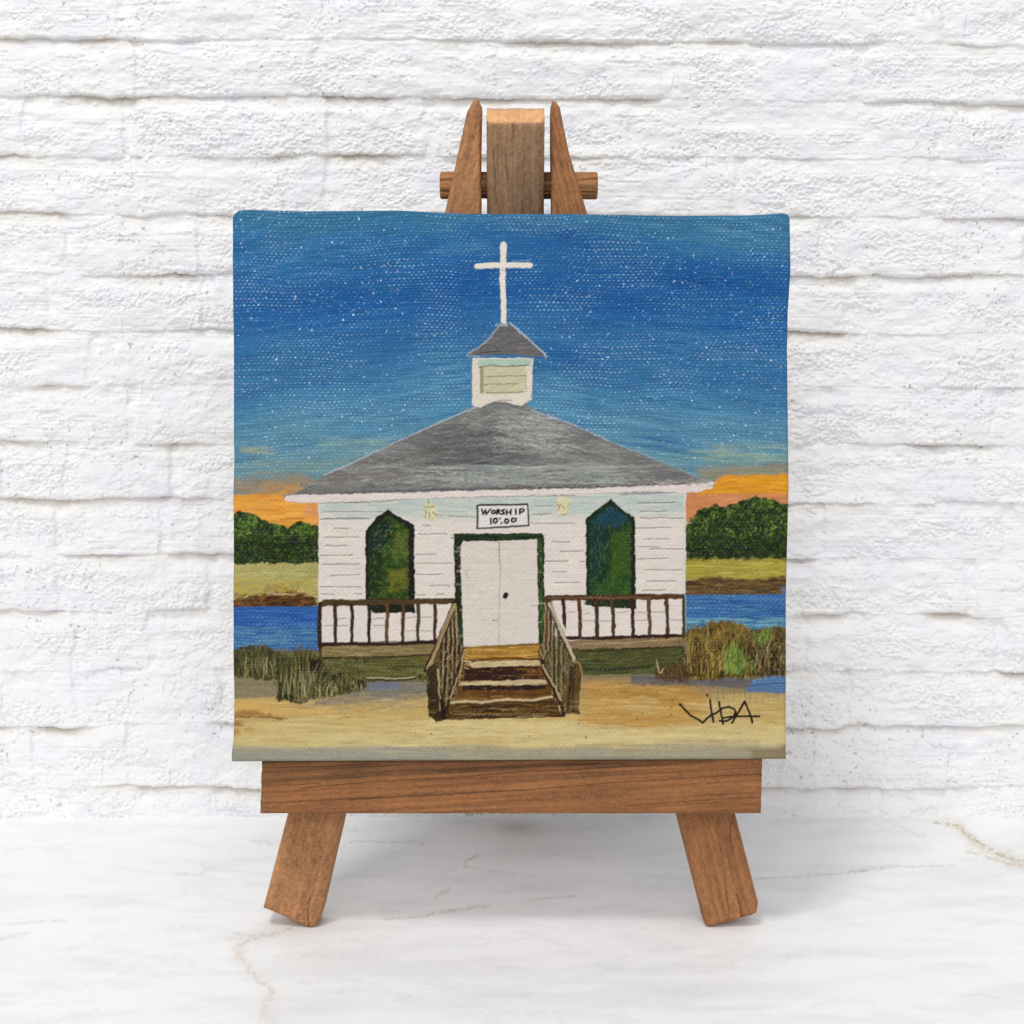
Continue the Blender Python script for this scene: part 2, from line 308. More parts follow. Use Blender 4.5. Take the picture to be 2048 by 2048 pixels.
    S.stroke([(760, 898), (830, 864)], 2, (40, 80, 130), .5, 1.5, 1)
    # fascia
    S.poly([(572, 990), (620, 989), (830, 985), (1000, 980), (1200, 976), (1380, 968), (1428, 962), (1424, 976), (1392, 985), (1290, 983), (1150, 988), (1000, 992), (830, 998), (640, 1006), (610, 1006), (568, 1001)],
           (214, 202, 196), 1.4, 1.4, 1, .06, (30, 4), h=.7)
    n = 150
    for i in range(n):
        x = 690 + (1400 - 690) * i / n + rng.normal(0, 1.5); y = np.interp(x, [690, 1000, 1200, 1400], [985, 976.5, 973, 965])
        S.stroke([(x - 2.5, y + rng.normal(0, .8)), (x + 2.5, y + rng.normal(0, .8))], rng.uniform(1.2, 3.6), (84, 76, 76), .8, 1.2, .5)
    S.stroke([(1010, 972), (1100, 970), (1240, 968)], 2.4, (90, 76, 70), .7, 1.5, .8)
    S.dabs(70, (1270, 958, 1425, 972), [(196, 186, 180), (120, 110, 106), (170, 160, 154)], (6, 20), (1, 3), -.05, .3, .55, 1.2)
    S.stroke([(590, 988), (700, 987)], 2, (96, 92, 92), .5, 1.5, .8, dry=.3)
    # --- belfry
    S.poly([(944, 716), (1066, 716), (1064, 798), (1040, 812), (1010, 803), (985, 803), (962, 815), (945, 812)], (214, 204, 190), 1.2, 1, 1, .04, (10, 5), h=.6)
    S.poly([(955, 718), (1064, 718), (1062, 732), (956, 732)], (164, 186, 172), 1.5, 1, .95, .08, (14, 4))
    S.poly([(960, 733), (1050, 732), (1050, 786), (960, 788)], (188, 184, 152), 1.5, .8, .95, .08, (10, 5))
    S.poly([(960, 733), (967, 733), (967, 786), (960, 788)], (142, 138, 104), 1.5, .8, .9)
    S.stroke([(958, 735), (980, 731), (1010, 733), (1056, 730)], 2.4, (96, 92, 62), .9, 1.2, .8)
    for y, a, b in [(752, 970, 1052), (768, 968, 1038), (785, 972, 1046)]:
        S.stroke([(a, y + 1), ((a + b) / 2, y), (b, y - 1)], 2, (120, 112, 84), .85, 1.3, .8, dry=.15)
    S.stroke([(1052, 742), (1051, 762), (1053, 784)], 1.6, (130, 120, 96), .8, 1.2)
    S.stroke([(1068, 716), (1066, 760), (1063, 796)], 1.8, (70, 92, 106), .7, 1.2)
    S.stroke([(988, 806), (1000, 800), (1024, 800)], 1.8, (96, 92, 86), .8, 1.2)
    S.poly([(934, 708), (950, 696), (974, 680), (996, 650), (1016, 647), (1038, 664), (1062, 684), (1088, 704), (1092, 713), (1060, 712), (1000, 708), (936, 712)], (100, 98, 98), 1.2, 1.2, 1, .18, (20, 4), h=.6)
    S.dabs(120, (945, 665, 1080, 708), [(84, 82, 84), (126, 122, 120), (110, 104, 100)], (8, 24), (1.5, 3), 0, .15, .5, 1.5, where=lambda x, y: y > np.interp(x, [940, 1006, 1085], [708, 655, 706]))
    S.stroke([(934, 710), (974, 682), (996, 655), (1012, 642)], 3, (150, 164, 182), .8, 1.3, 1, dry=.2)
    S.stroke([(1020, 646), (1050, 672), (1090, 708), (1092, 716)], 3.2, (172, 182, 192), .85, 1.3, 1, dry=.15)
    S.stroke([(936, 712), (960, 714)], 3, (140, 166, 176), .7, 1.3, 1)
    S.stroke([(960, 706), (985, 703), (1002, 703)], 2.2, (48, 46, 50), .9, 1.2, .6)
    # cross
    cr = (222, 214, 202)
    S.stroke([(1007, 490), (1006, 528), (1005, 560), (1007, 600), (1008, 642)], 12.5, cr, 1, 1.2, .9, h=.9, w2=10.5)
    S.stroke([(954, 532.5), (1000, 530), (1060, 531)], 10.5, cr, 1, 1.2, .8, h=.9)
    S.stroke([(1026, 523), (1060, 521)], 3, (140, 170, 200), .45, 3, .5)
    S.stroke([(1004, 540), (1009, 541)], 3, (150, 140, 130), .6, 1.5)
    S.dabs(14, (992, 645, 1024, 652), [(190, 200, 206), (150, 160, 170)], (4, 8), (1.5, 3), 0, .5, .7, 1.2)
    # --- windows
    S.poly([(776, 1017), (790, 1030), (829, 1050), (830, 1226), (745, 1226), (731, 1200), (731, 1062), (752, 1036)], (34, 40, 20), 1.2, 1.6, 1, .25, (6, 6), h=.6)
    S.poly([(774, 1030), (818, 1056), (818, 1200), (738, 1200), (738, 1064)], (52, 76, 28), 4, 2, 1, .3, (10, 8))
    S.poly([(738, 1064), (770, 1036), (790, 1060), (772, 1090), (750, 1120), (738, 1110)], (34, 50, 48), 8, 3, .95, .2)
    S.poly([(738, 1100), (760, 1100), (770, 1150), (752, 1190), (738, 1190)], (36, 56, 30), 8, 3, .8, .2)
    S.poly([(790, 1066), (815, 1068), (815, 1110), (786, 1112)], (96, 104, 42), 9, 3, .75, .25)
    S.poly([(776, 1140), (814, 1136), (814, 1180), (780, 1184)], (114, 110, 40), 9, 3, .8, .2)
    S.dabs(230, (740, 1050, 816, 1200), [(76, 104, 36), (40, 62, 22), (116, 122, 50), (24, 38, 18), (92, 120, 44)], (4, 11), (1.2, 2.8), -1, .8, .65, 1.1)
    S.stroke([(821, 1056), (822, 1130), (821, 1200)], 7, (44, 34, 14), .85, 1.5, 1)
    S.stroke([(735, 1064), (734, 1130), (736, 1198)], 5, (40, 34, 16), .9, 1.3, 1.3)
    S.poly([(1221, 998), (1236, 1012), (1270, 1035), (1272, 1217), (1172, 1212), (1172, 1037), (1200, 1014)], (34, 50, 24), 1.2, 1.6, 1, .22, (6, 6), h=.6)
    S.poly([(1221, 1010), (1262, 1040), (1262, 1192), (1178, 1192), (1178, 1042)], (36, 66, 44), 4, 2, 1, .22, (10, 8))
    S.poly([(1221, 1010), (1256, 1036), (1240, 1056), (1210, 1056), (1180, 1044)], (30, 62, 74), 7, 2, .95, .15)
    S.poly([(1180, 1050), (1214, 1052), (1208, 1120), (1190, 1150), (1180, 1140)], (30, 62, 62), 9, 2, .9, .15)
    S.poly([(1222, 1068), (1260, 1056), (1262, 1150), (1222, 1160)], (66, 90, 28), 9, 3, .85, .2)
    S.poly([(1190, 1165), (1262, 1156), (1262, 1192), (1188, 1192)], (54, 92, 34), 9, 3, .8, .2)
    S.dabs(230, (1180, 1050, 1260, 1192), [(76, 104, 32), (34, 70, 42), (102, 118, 42), (24, 48, 32), (48, 80, 30)], (5, 16), (1.2, 2.8), -1.5, .35, .55, 1.1)
    S.stroke([(1266, 1040), (1267, 1110), (1266, 1190)], 6, (38, 36, 16), .85, 1.3, 1.2)
    # --- sign
    S.poly([(952, 1009), (1057, 1007), (1060, 1053), (953, 1059)], (66, 80, 66), 1.2, .8, 1, .1, h=.6)
    S.poly([(957, 1012.5), (1054, 1010.5), (1056, 1049), (957, 1055)], (214, 208, 202), 1.2, .5, 1, .03)
    S.stroke([(957, 1010), (1000, 1009), (1056, 1007.5)], 2.6, (40, 40, 38), .9, 1)
    k = 320 / 1932.
    def Z(pts): return [(840 + a * k, 980 + b * k) for a, b in pts]
    ink = (26, 22, 24)
    letters = [[(745, 232), (762, 292), (790, 240), (800, 292), (848, 232)],                                       # W
               [(872, 248), (866, 275), (885, 288), (908, 272), (902, 248), (876, 246)],                           # O
               [(924, 290), (930, 242), (952, 236), (962, 252), (938, 266), (966, 288)],                           # R
               [(1018, 236), (988, 250), (1012, 268), (1016, 282), (984, 290)],                                    # S
               [(1046, 240), (1042, 296)], [(1042, 268), (1088, 264)], [(1100, 236), (1096, 292)],                 # H
               [(1156, 232), (1158, 290)],                                                                         # I
               [(1204, 290), (1206, 232), (1242, 226), (1258, 244), (1240, 264), (1206, 266)],                     # P
               [(856, 342), (858, 408)],                                                                           # 1
               [(892, 350), (888, 388), (912, 400), (934, 376), (928, 348), (894, 346)],                           # 0
               [(964, 342), (966, 350)], [(984, 396), (986, 402)],                                                 # :
               [(1034, 352), (1020, 382), (1042, 402), (1066, 384), (1064, 356), (1036, 350)],                     # 0
               [(1108, 348), (1104, 380), (1128, 388), (1158, 372), (1160, 344), (1112, 342)]]                     # 0
    for L in letters: S.stroke(Z(L), 3.7, ink, 1, .8, .25, h=.7)
    # --- doors
    S.poly([(908, 1067), (1082, 1066), (1088, 1072), (1089, 1200), (1090, 1290), (915, 1293), (910, 1200)], (42, 54, 24), 1.2, 1.3, 1, .25, (6, 14), h=.7)
    S.dabs(90, (912, 1068, 1086, 1078), [(36, 66, 30), (26, 32, 16), (54, 84, 40)], (10, 30), (1.5, 3), 0, .05, .6, 1)
    S.dabs(90, (909, 1080, 921, 1285), [(50, 46, 24), (26, 24, 14), (60, 54, 30)], (10, 30), (1.5, 3), 1.57, .05, .6, 1)
    S.dabs(90, (1075, 1080, 1087, 1285), [(60, 88, 36), (34, 48, 20), (88, 116, 58), (48, 62, 26)], (10, 30), (1.5, 3), 1.57, .05, .6, 1)
    S.poly([(912, 1240), (925, 1240), (926, 1290), (915, 1290)], (34, 70, 42), 4, 1, .8)
    S.poly([(926, 1083), (1000, 1082), (1074, 1078), (1074, 1120), (1076, 1200), (1077, 1290), (927, 1293), (924, 1200), (921, 1140), (922, 1092)], (206, 196, 186), 1.2, .9, 1, .035, (12, 6), h=.5)
    S.dabs(150, (926, 1088, 1072, 1285), [(216, 204, 196), (198, 190, 178), (214, 198, 190)], (10, 34), (2, 5), 0, .05, .3, 2.5)
    S.stroke([(999, 1084), (998, 1100), (1001, 1140), (999, 1180), (998, 1240), (998, 1288)], 1.8, (150, 140, 134), .75, 1.4, .5, dry=.22)
    S.stroke([(999, 1084), (998, 1100), (1001, 1140)], 2.2, (130, 122, 120), .6, 1.4, .5)
    S.stroke([(1010, 1193), (1012, 1189)], 9.5, (44, 34, 32), 1, 1.1, .3, h=.9)
    S.stroke([(938, 1140), (930, 1144)], 1.5, (110, 100, 98), .8, 1); S.stroke([(931, 1143), (936, 1158)], 1.4, (130, 120, 116), .7, 1)
    S.stroke([(984, 1241), (994, 1241)], 2, (120, 108, 104), .8, 1.2); S.stroke([(965, 1240), (974, 1241)], 1.5, (150, 140, 134), .6, 1.2)
    S.stroke([(1062, 1211), (1076, 1212)], 1.5, (140, 130, 124), .7, 1.2)
    # --- lamps beside the sign
    S.poly([(849, 1012), (856, 1003), (862, 1003), (872, 1014), (876, 1024), (872, 1042), (850, 1040), (846, 1026)], (204, 198, 160), 2, 1.5, .95, .12, (5, 5), h=.8)
    for p in [[(848, 1015), (868, 1014)], [(852, 1022), (850, 1036)], [(859, 1024), (859, 1036)], [(866, 1024), (874, 1030)], [(856, 1000), (858, 1006)]]:
        S.stroke(p, 2.2, (118, 104, 60), .85, 1.2, .8)
    S.poly([(1110, 1002), (1118, 994), (1140, 994), (1141, 1010), (1136, 1028), (1120, 1030), (1114, 1016)], (206, 198, 156), 2, 1.5, .95, .12, (5, 5), h=.8)
    for p in [[(1111, 1004), (1118, 1012)], [(1116, 1020), (1120, 1008)], [(1123, 1028), (1132, 1028)], [(1138, 1010), (1140, 1006)], [(1124, 1012), (1128, 1018)]]:
        S.stroke(p, 2, (124, 112, 70), .8, 1.2, .8)
    # --- porch base
    S.poly([(640, 1290), (905, 1284), (915, 1300), (880, 1320), (640, 1318)], (128, 110, 72), 1.5, 1.2, 1, .16, (30, 4), h=.6)
    S.poly([(640, 1316), (880, 1308), (866, 1362), (720, 1364), (650, 1356)], (96, 92, 46), 2, 1.5, 1, .18, (26, 4), h=.5)
    S.dabs(170, (650, 1318, 862, 1358), [(114, 108, 60), (74, 76, 34), (122, 112, 68), (88, 90, 46), (60, 56, 28)], (14, 44), (1.5, 4), -.01, .05, .5, 1.6)
    S.dabs(120, (645, 1292, 870, 1312), [(146, 128, 86), (110, 92, 56), (160, 142, 100)], (16, 44), (1.5, 3.5), -.01, .05, .5, 1.6)
    S.stroke([(642, 1316), (700, 1314), (780, 1314), (870, 1309)], 3, (56, 40, 22), .9, 1.3, .8)
    S.stroke([(642, 1318), (780, 1317), (800, 1312)], 2, (70, 50, 26), .6, 1.3, .8)
    S.stroke([(735, 1355), (790, 1357), (830, 1354)], 2.4, (186, 176, 140), .7, 1.5, .8); S.stroke([(735, 1359), (790, 1361), (840, 1356)], 2.6, (50, 40, 26), .8, 1.3, .8)
    S.stroke([(640, 1294), (642, 1350)], 5, (48, 36, 20), .8, 1.5, 1)
    S.poly([(1110, 1282), (1370, 1272), (1370, 1296), (1160, 1304), (1130, 1300)], (134, 110, 80), 1.5, 1.2, 1, .18, (30, 4), h=.6)
    S.poly([(1140, 1298), (1370, 1294), (1368, 1346), (1165, 1350)], (78, 80, 42), 2, 1.5, 1, .2, (20, 5), h=.5)
    S.dabs(200, (1165, 1302, 1362, 1344), [(96, 102, 54), (56, 62, 30), (110, 108, 62), (72, 78, 38), (84, 64, 36)], (10, 30), (1.5, 4), -.05, .15, .5, 1.6)
    S.stroke([(1168, 1338), (1230, 1339), (1300, 1333)], 5, (38, 48, 26), .8, 2, 1)
    S.stroke([(1150, 1288), (1250, 1286), (1366, 1276)], 1.8, (186, 160, 120), .6, 1.3, 1, dry=.3)
    S.stroke([(1160, 1302), (1200, 1302), (1240, 1298), (1366, 1293)], 2.8, (50, 30, 18), .85, 1.3, .9)
    # railings
    dkb = (70, 46, 28)
    S.poly([(638, 1204), (650, 1200), (760, 1199), (909, 1197), (909, 1208), (800, 1209), (700, 1212), (650, 1212), (640, 1214)], (84, 64, 38), 1.2, 1.3, 1, .2, (16, 4), h=.8)
    S.stroke([(648, 1200), (760, 1198), (900, 1197)], 1.6, (48, 34, 20), .8, 1.1, .8)
    for i, x in enumerate([670.5, 704, 738, 774, 806, 836.5, 870]):
        c = [(72, 44, 28), (70, 40, 26), (56, 40, 20), (96, 74, 44), (84, 62, 40), (86, 64, 38), (82, 50, 30)][i]
        S.stroke([(x - .5, 1210), (x + 1, 1235), (x - .5, 1262), (x, 1286)], 7.5, c, 1, 1.1, 1.0, h=.8, w2=6.5)
        S.stroke([(x - 3.6, 1212), (x - 3, 1284)], 1.2, (40, 26, 16), .6, 1, .9)
    S.stroke([(640, 1208), (639, 1250), (640, 1292)], 9, (58, 40, 24), 1, 1.2, 1.1, h=.8)
    S.stroke([(640, 1289), (700, 1288), (780, 1288), (872, 1284)], 7, (58, 38, 20), 1, 1.3, 1, h=.8)
    S.stroke([(640, 1286), (870, 1281)], 1.6, (36, 24, 14), .8, 1, .9)
    for a in [(648, 1251, 667, 1251), (675, 1237, 692, 1236), (675, 1252, 696, 1251), (745, 1237, 768, 1236), (745, 1251, 770, 1251), (812, 1236, 832, 1234), (842, 1235, 864, 1234), (812, 1262, 832, 1262), (842, 1262, 862, 1262)]:
        S.stroke([(a[0], a[1]), (a[2], a[3])], 1.6, dk, .8, 1.1, .5)
    S.poly([(1088, 1192), (1110, 1190), (1230, 1190), (1370, 1188), (1370, 1198), (1250, 1200), (1110, 1201), (1088, 1206)], (92, 62, 36), 1.2, 1.3, 1, .22, (16, 4), h=.8)
    S.stroke([(1092, 1192), (1200, 1190), (1368, 1188)], 1.6, (48, 32, 20), .85, 1.1, .8)
    S.stroke([(1100, 1197), (1200, 1196), (1300, 1195)], 1.8, (140, 110, 72), .6, 1.2, 1, dry=.3)
    S.stroke([(1172, 1206), (1200, 1208), (1262, 1209)], 7, (46, 58, 26), .8, 1.5, 1.2)
    for i, x in enumerate([1128, 1159, 1193, 1226, 1265, 1298, 1334]):
        c = [(74, 36, 24), (92, 54, 32), (74, 50, 30), (82, 58, 36), (72, 36, 24), (100, 76, 52), (86, 58, 40)][i]
        S.stroke([(x - 1.5, 1200), (x, 1225), (x + 1, 1250), (x + .5, 1274)], 8.0, c, 1, 1.1, 1.1, h=.8, w2=7)
        S.stroke([(x + 3.2, 1202), (x + 4.2, 1272)], 1.2, (40, 26, 16), .6, 1, .9)
    S.stroke([(1367, 1192), (1368, 1240), (1367, 1275)], 6.5, (72, 66, 42), 1, 1.2, .8, h=.8)
    S.stroke([(1371, 1192), (1372, 1240), (1373, 1290), (1367, 1345)], 2, (160, 168, 160), .8, 1.3, .6)
    S.stroke([(1120, 1276), (1200, 1276), (1280, 1273), (1370, 1271)], 7, (62, 36, 20), 1, 1.3, 1, h=.8)
    for a in [(1136, 1224, 1150, 1224), (1166, 1241, 1188, 1241), (1168, 1228, 1180, 1226), (1200, 1242, 1220, 1242), (1234, 1226, 1256, 1223), (1272, 1225, 1292, 1225), (1272, 1241, 1294, 1240), (1304, 1224, 1328, 1224), (1340, 1240, 1364, 1240)]:
        S.stroke([(a[0], a[1]), (a[2], a[3])], 1.6, dk, .8, 1.1, .5)
    # --- steps
    S.poly([(916, 1294), (1082, 1286), (1086, 1300), (1098, 1340), (1118, 1400), (1130, 1434), (890, 1440), (900, 1400), (912, 1360), (920, 1320)], (96, 66, 30), 1.5, 1.2, 1, .25, (30, 4), h=.6)
    S.poly([(930, 1294), (1080, 1288), (1074, 1318), (930, 1322)], (160, 118, 52), 2, 1.2, 1, .2, (24, 3))
    S.dabs(120, (934, 1294, 1072, 1318), [(200, 152, 66), (150, 106, 40), (120, 84, 40), (206, 170, 96)], (14, 40), (1.5, 3), 0, .06, .55, 1.3)
    for x in range(946, 996, 5): S.stroke([(x, 1299), (x - 1, 1304)], 1.6, (196, 160, 96), .7, 1, .4)
    S.stroke([(926, 1296), (1000, 1294), (1080, 1288)], 1.8, (110, 76, 40), .8, 1.2, .6)
    S.stroke([(935, 1321), (980, 1318), (1010, 1316), (1074, 1318)], 3, (66, 38, 16), .9, 1.4, .8)
    tread = (188, 168, 128)
    S.poly([(938, 1326), (1010, 1321), (1078, 1321), (1082, 1331), (1010, 1333), (944, 1336)], tread, 1.3, 1, 1, .1, (20, 3), h=.8)
    S.poly([(930, 1337), (1010, 1333), (1078, 1333), (1076, 1360), (928, 1361)], (58, 32, 14), 1.5, 1, 1, .3, (24, 4))
    S.dabs(40, (1040, 1336, 1076, 1358), [(122, 88, 36), (104, 66, 28)], (10, 26), (2, 4), -.1, .2, .5, 1.5)
    S.poly([(920, 1364), (1000, 1361), (1090, 1359), (1094, 1367), (1000, 1370), (922, 1371)], tread, 1.3, 1.2, 1, .12, (20, 3), h=.8)
    S.poly([(924, 1372), (1090, 1369), (1092, 1380), (922, 1381)], (54, 32, 14), 2, 1.2, 1, .3, (24, 4))
    S.poly([(918, 1381), (1094, 1379), (1100, 1398), (912, 1400)], (104, 70, 28), 2, 1.2, 1, .22, (24, 3))
    S.dabs(90, (920, 1381, 1096, 1398), [(80, 40, 16), (128, 92, 42), (92, 52, 22)], (20, 50), (1.5, 3.5), 0, .04, .55, 1.4)
    S.stroke([(902, 1406), (930, 1402), (965, 1405), (1010, 1399), (1060, 1401), (1104, 1394)], 5, (190, 172, 134), .95, 1.4, .8, h=.8)
    S.poly([(896, 1410), (965, 1409), (1010, 1404), (1108, 1402), (1126, 1432), (892, 1437)], (82, 56, 22), 1.6, 1.2, 1, .24, (24, 3))
    S.dabs(110, (900, 1408, 1118, 1430), [(52, 32, 14), (108, 76, 32), (92, 68, 30)], (16, 50), (1.5, 3.5), 0, .04, .55, 1.4)
    for i in range(30):
        x = 900 + i * 6.6; S.stroke([(x, 1428 + rng.normal(0, 1)), (x + 4, 1427)], 1.6, (176, 148, 96), .55, 1.1, .5)
    S.stroke([(892, 1436), (1000, 1433), (1128, 1433)], 3, (60, 34, 16), .9, 1.4, .8)
    S.dabs(60, (912, 1338, 1090, 1430), [(168, 124, 56), (146, 104, 44), (186, 150, 88)], (8, 34), (1, 2.2), 0, .06, .55, 1, dry=.45)
    S.dabs(50, (930, 1322, 1085, 1332), [(214, 196, 156), (158, 132, 92)], (8, 26), (1, 2), 0, .06, .6, 1)
    S.dabs(50, (922, 1362, 1094, 1370), [(214, 196, 156), (150, 124, 84)], (8, 26), (1, 2), 0, .06, .6, 1)
    # hand rails, left flight
    tan = (158, 134, 96); dkr = (50, 32, 18)
    S.poly([(912, 1208), (922, 1290), (926, 1330), (904, 1390), (892, 1436), (858, 1436), (856, 1340)], (92, 80, 50), 3, 2, .85, .35, (6, 8), h=.5)
    for (x0, y0, x1, y1) in [(884, 1265, 878, 1400), (893, 1250, 888, 1410), (902, 1240, 898, 1400), (910, 1235, 908, 1380), (918, 1290, 914, 1370)]:
        S.stroke([(x0, y0), ((x0 + x1) / 2 + 1.5, (y0 + y1) / 2), (x1, y1)], 6, dkr, .8, 1.3, 1.4)
        S.stroke([(x0 + 4, y0), ((x0 + x1) / 2 + 5.5, (y0 + y1) / 2), (x1 + 4, y1)], 2.2, (164, 142, 102), .75, 1.2, 1.4, dry=.25)
    S.dabs(90, (872, 1290, 924, 1410), [tan, (60, 40, 22), (112, 96, 60), (180, 158, 116)], (6, 18), (1.2, 2.6), -1.3, .5, .6, 1.1, where=lambda x, y: x > np.interp(y, [1290, 1400], [880, 872]))
    S.stroke([(926, 1300), (918, 1340), (906, 1372), (898, 1400), (892, 1425)], 6, dkr, .85, 1.3, 1.2)
    S.stroke([(928, 1300), (921, 1340), (909, 1372), (902, 1395)], 2.8, (176, 152, 112), .8, 1.2, 1.2, dry=.15)
    for yy_ in range(1300, 1336, 7): S.stroke([(928, yy_), (936, yy_ + 3)], 1.8, (180, 156, 112), .8, 1, .9)
    S.stroke([(911, 1206), (890, 1255), (862, 1322), (854, 1340)], 12.5, dkr, .95, 1.2, .9, h=.8)
    S.stroke([(909, 1210), (889, 1256), (862, 1326), (856, 1336)], 7.5, tan, 1, 1.2, .8, h=1)
    S.stroke([(904, 1224), (885, 1264), (862, 1318)], 1.8, (116, 90, 52), .7, 1.1, 1, dry=.2)
    S.stroke([(912, 1214), (912, 1250), (915, 1290)], 2.4, (170, 146, 108), .8, 1.1, .8)
    S.poly([(855, 1336), (872, 1332), (884, 1380), (893, 1420), (892, 1440), (872, 1443), (858, 1430), (854, 1380)], (64, 48, 22), 1.4, 1.4, 1, .28, (6, 16), h=.9)
    S.stroke([(876, 1340), (879, 1380), (880, 1420)], 4, (178, 156, 116), .85, 1.2, 1.2, w2=2)
    S.stroke([(856, 1337), (866, 1330), (876, 1334)], 2.6, dkr, .9, 1.1, .8)
    S.stroke([(882, 1400), (888, 1436)], 7, (44, 26, 14), .9, 1.4, 1)
    S.stroke([(830, 1356), (845, 1349), (854, 1342)], 3, (48, 40, 24), .8, 1.4, 1.2)
    S.dabs(22, (832, 1344, 856, 1372), [(52, 42, 26), (150, 136, 96)], (6, 14), (1.2, 2.4), -.4, .6, .7, 1.2)
    # hand rails, right flight
    S.poly([(1090, 1208), (1104, 1206), (1146, 1318), (1150, 1420), (1126, 1424), (1090, 1340), (1082, 1310)], (90, 86, 54), 3, 2, .8, .35, (6, 8), h=.5)
    S.poly([(1104, 1208), (1140, 1272), (1104, 1272)], wall, 2, 1, .85, .04)
    for (x0, y0, x1, y1, c) in [(1094, 1204, 1092, 1304, (92, 58, 36)), (1101, 1206, 1101, 1300, (66, 30, 20)), (1108, 1250, 1108, 1390, (64, 56, 34)), (1118, 1262, 1116, 1400, (70, 60, 36)), (1128, 1285, 1126, 1412, (84, 62, 34))]:
        S.stroke([(x0, y0), (x1, y1)], 6, c, .85, 1.3, 1.4)
        S.stroke([(x0 - 4, y0), (x1 - 4, y1)], 2, (170, 146, 104), .7, 1.1, 1.2, dry=.2)
    S.dabs(90, (1090, 1300, 1140, 1410), [(62, 66, 38), (52, 36, 20), (150, 128, 88), (90, 92, 54)], (6, 20), (1.5, 3), 1.5, .3, .55, 1.2, where=lambda x, y: x > np.interp(y, [1300, 1410], [1086, 1124]))
    S.stroke([(1084, 1316), (1090, 1345), (1106, 1376), (1120, 1404), (1128, 1430)], 7.5, dkr, .9, 1.3, 1.3)
    S.stroke([(1086, 1330), (1096, 1352), (1112, 1380), (1122, 1400)], 3, (186, 164, 122), .85, 1.2, 1.3, dry=.15)
    S.stroke([(1080, 1300), (1086, 1318), (1092, 1300)], 2, (176, 152, 110), .7, 1.1)
    S.stroke([(1096, 1204), (1112, 1244), (1130, 1282), (1147, 1320)], 11, (70, 48, 30), .9, 1.2, 1, h=.8)
    S.stroke([(1099, 1208), (1114, 1244), (1132, 1282), (1148, 1318)], 6.5, (178, 166, 140), 1, 1.2, 1.1, h=1)
    S.stroke([(1100, 1216), (1116, 1254)], 1.6, (90, 66, 44), .8, 1, 1.1)
    S.poly([(1140, 1322), (1160, 1320), (1163, 1345), (1157, 1428), (1134, 1430), (1130, 1400)], (98, 76, 40), 1.6, 1.5, 1, .28, (5, 16), h=.9)
    S.stroke([(1144, 1334), (1140, 1380), (1134, 1426)], 5, (58, 34, 18), .85, 1.3, 1.1)
    S.stroke([(1150, 1330), (1146, 1380), (1146, 1424)], 4, (54, 36, 20), .8, 1.3, 1.1)
    S.stroke([(1142, 1322), (1158, 1324), (1164, 1346), (1160, 1420)], 2, (170, 150, 104), .7, 1.2, .9)
    S.stroke([(1118, 1412), (1122, 1426)], 2.4, (196, 176, 140), .8, 1.1)
    S.stroke([(1124, 1424), (1158, 1426)], 6, (58, 34, 16), .8, 1.5, 1)
    # --- marsh grass
    def blades(n, x0, x1, ybase, ytop, cols, w=(1.2, 2.6), lean=.25, alpha=.8):
        lean = lean * 1.5
        for _ in range(n):
            x = rng.uniform(x0, x1); full = ybase(x) - ytop(x); q = rng.uniform(0, .55) * (rng.uniform() < .6)
            yb = ybase(x) + rng.normal(0, 3) - full * q; H = full * (1 - q) * rng.uniform(.35, 1.0)
            l = rng.normal(0, lean) * H * .5
            c = np.array(cols[rng.integers(len(cols))], float) * rng.uniform(.85, 1.12)
            S.stroke([(x, yb), (x + l * .3, yb - H * .55), (x + l, yb - H)], rng.uniform(*w), c, alpha * rng.uniform(.6, 1), 1.1, .7, 0, .6, w2=.8)
    g1 = [(70, 76, 36), (104, 106, 54), (42, 32, 16), (126, 122, 70), (60, 62, 28), (34, 22, 12), (84, 70, 36)]
    S.poly([(464, 1300), (500, 1290), (545, 1296), (560, 1310), (640, 1312), (660, 1350), (700, 1352), (734, 1366), (726, 1384), (660, 1390), (600, 1405), (555, 1402), (556, 1360), (464, 1354)], (74, 70, 38), 5, 4, .92, .35, (7, 12))
    f = lambda pts: (lambda x: np.interp(x, [p[0] for p in pts], [p[1] for p in pts]))
    blades(300, 466, 560, f([(466, 1350), (560, 1352)]), f([(466, 1305), (500, 1298), (515, 1282), (530, 1284), (545, 1304), (560, 1306)]), g1)
    blades(420, 558, 645, f([(558, 1380), (645, 1378)]), f([(558, 1316), (590, 1306), (604, 1282), (612, 1286), (630, 1305), (645, 1316)]), g1)
    S.poly([(618, 1318), (640, 1316), (642, 1344), (622, 1344)], (44, 28, 18), 4, 3, .85, .2)
    S.poly([(664, 1350), (682, 1346), (690, 1370), (668, 1380)], (52, 34, 20), 4, 3, .8, .2)
    S.poly([(696, 1358), (722, 1358), (728, 1374), (700, 1380)], (54, 36, 20), 4, 3, .8, .2)
    S.poly([(552, 1382), (590, 1388), (590, 1402), (556, 1402)], (50, 38, 22), 4, 3, .85, .2)
    blades(260, 560, 700, f([(560, 1400), (640, 1396), (700, 1384)]), f([(560, 1350), (640, 1346), (700, 1352)]), g1)
    blades(90, 660, 734, f([(660, 1386), (734, 1376)]), f([(660, 1350), (734, 1360)]), g1, lean=.5)
    pale = [(170, 156, 116), (150, 134, 92), (184, 168, 126)]
    blades(16, 482, 550, f([(482, 1352), (550, 1350)]), f([(482, 1312), (550, 1312)]), pale, (1.4, 2.2), .2)
    blades(34, 560, 640, f([(560, 1396), (640, 1392)]), f([(560, 1330), (640, 1330)]), pale, (1.2, 2.0), .25, .7)
    blades(18, 640, 726, f([(640, 1390), (726, 1380)]), f([(640, 1350), (726, 1355)]), pale, (1.6, 2.6), .45, .8)
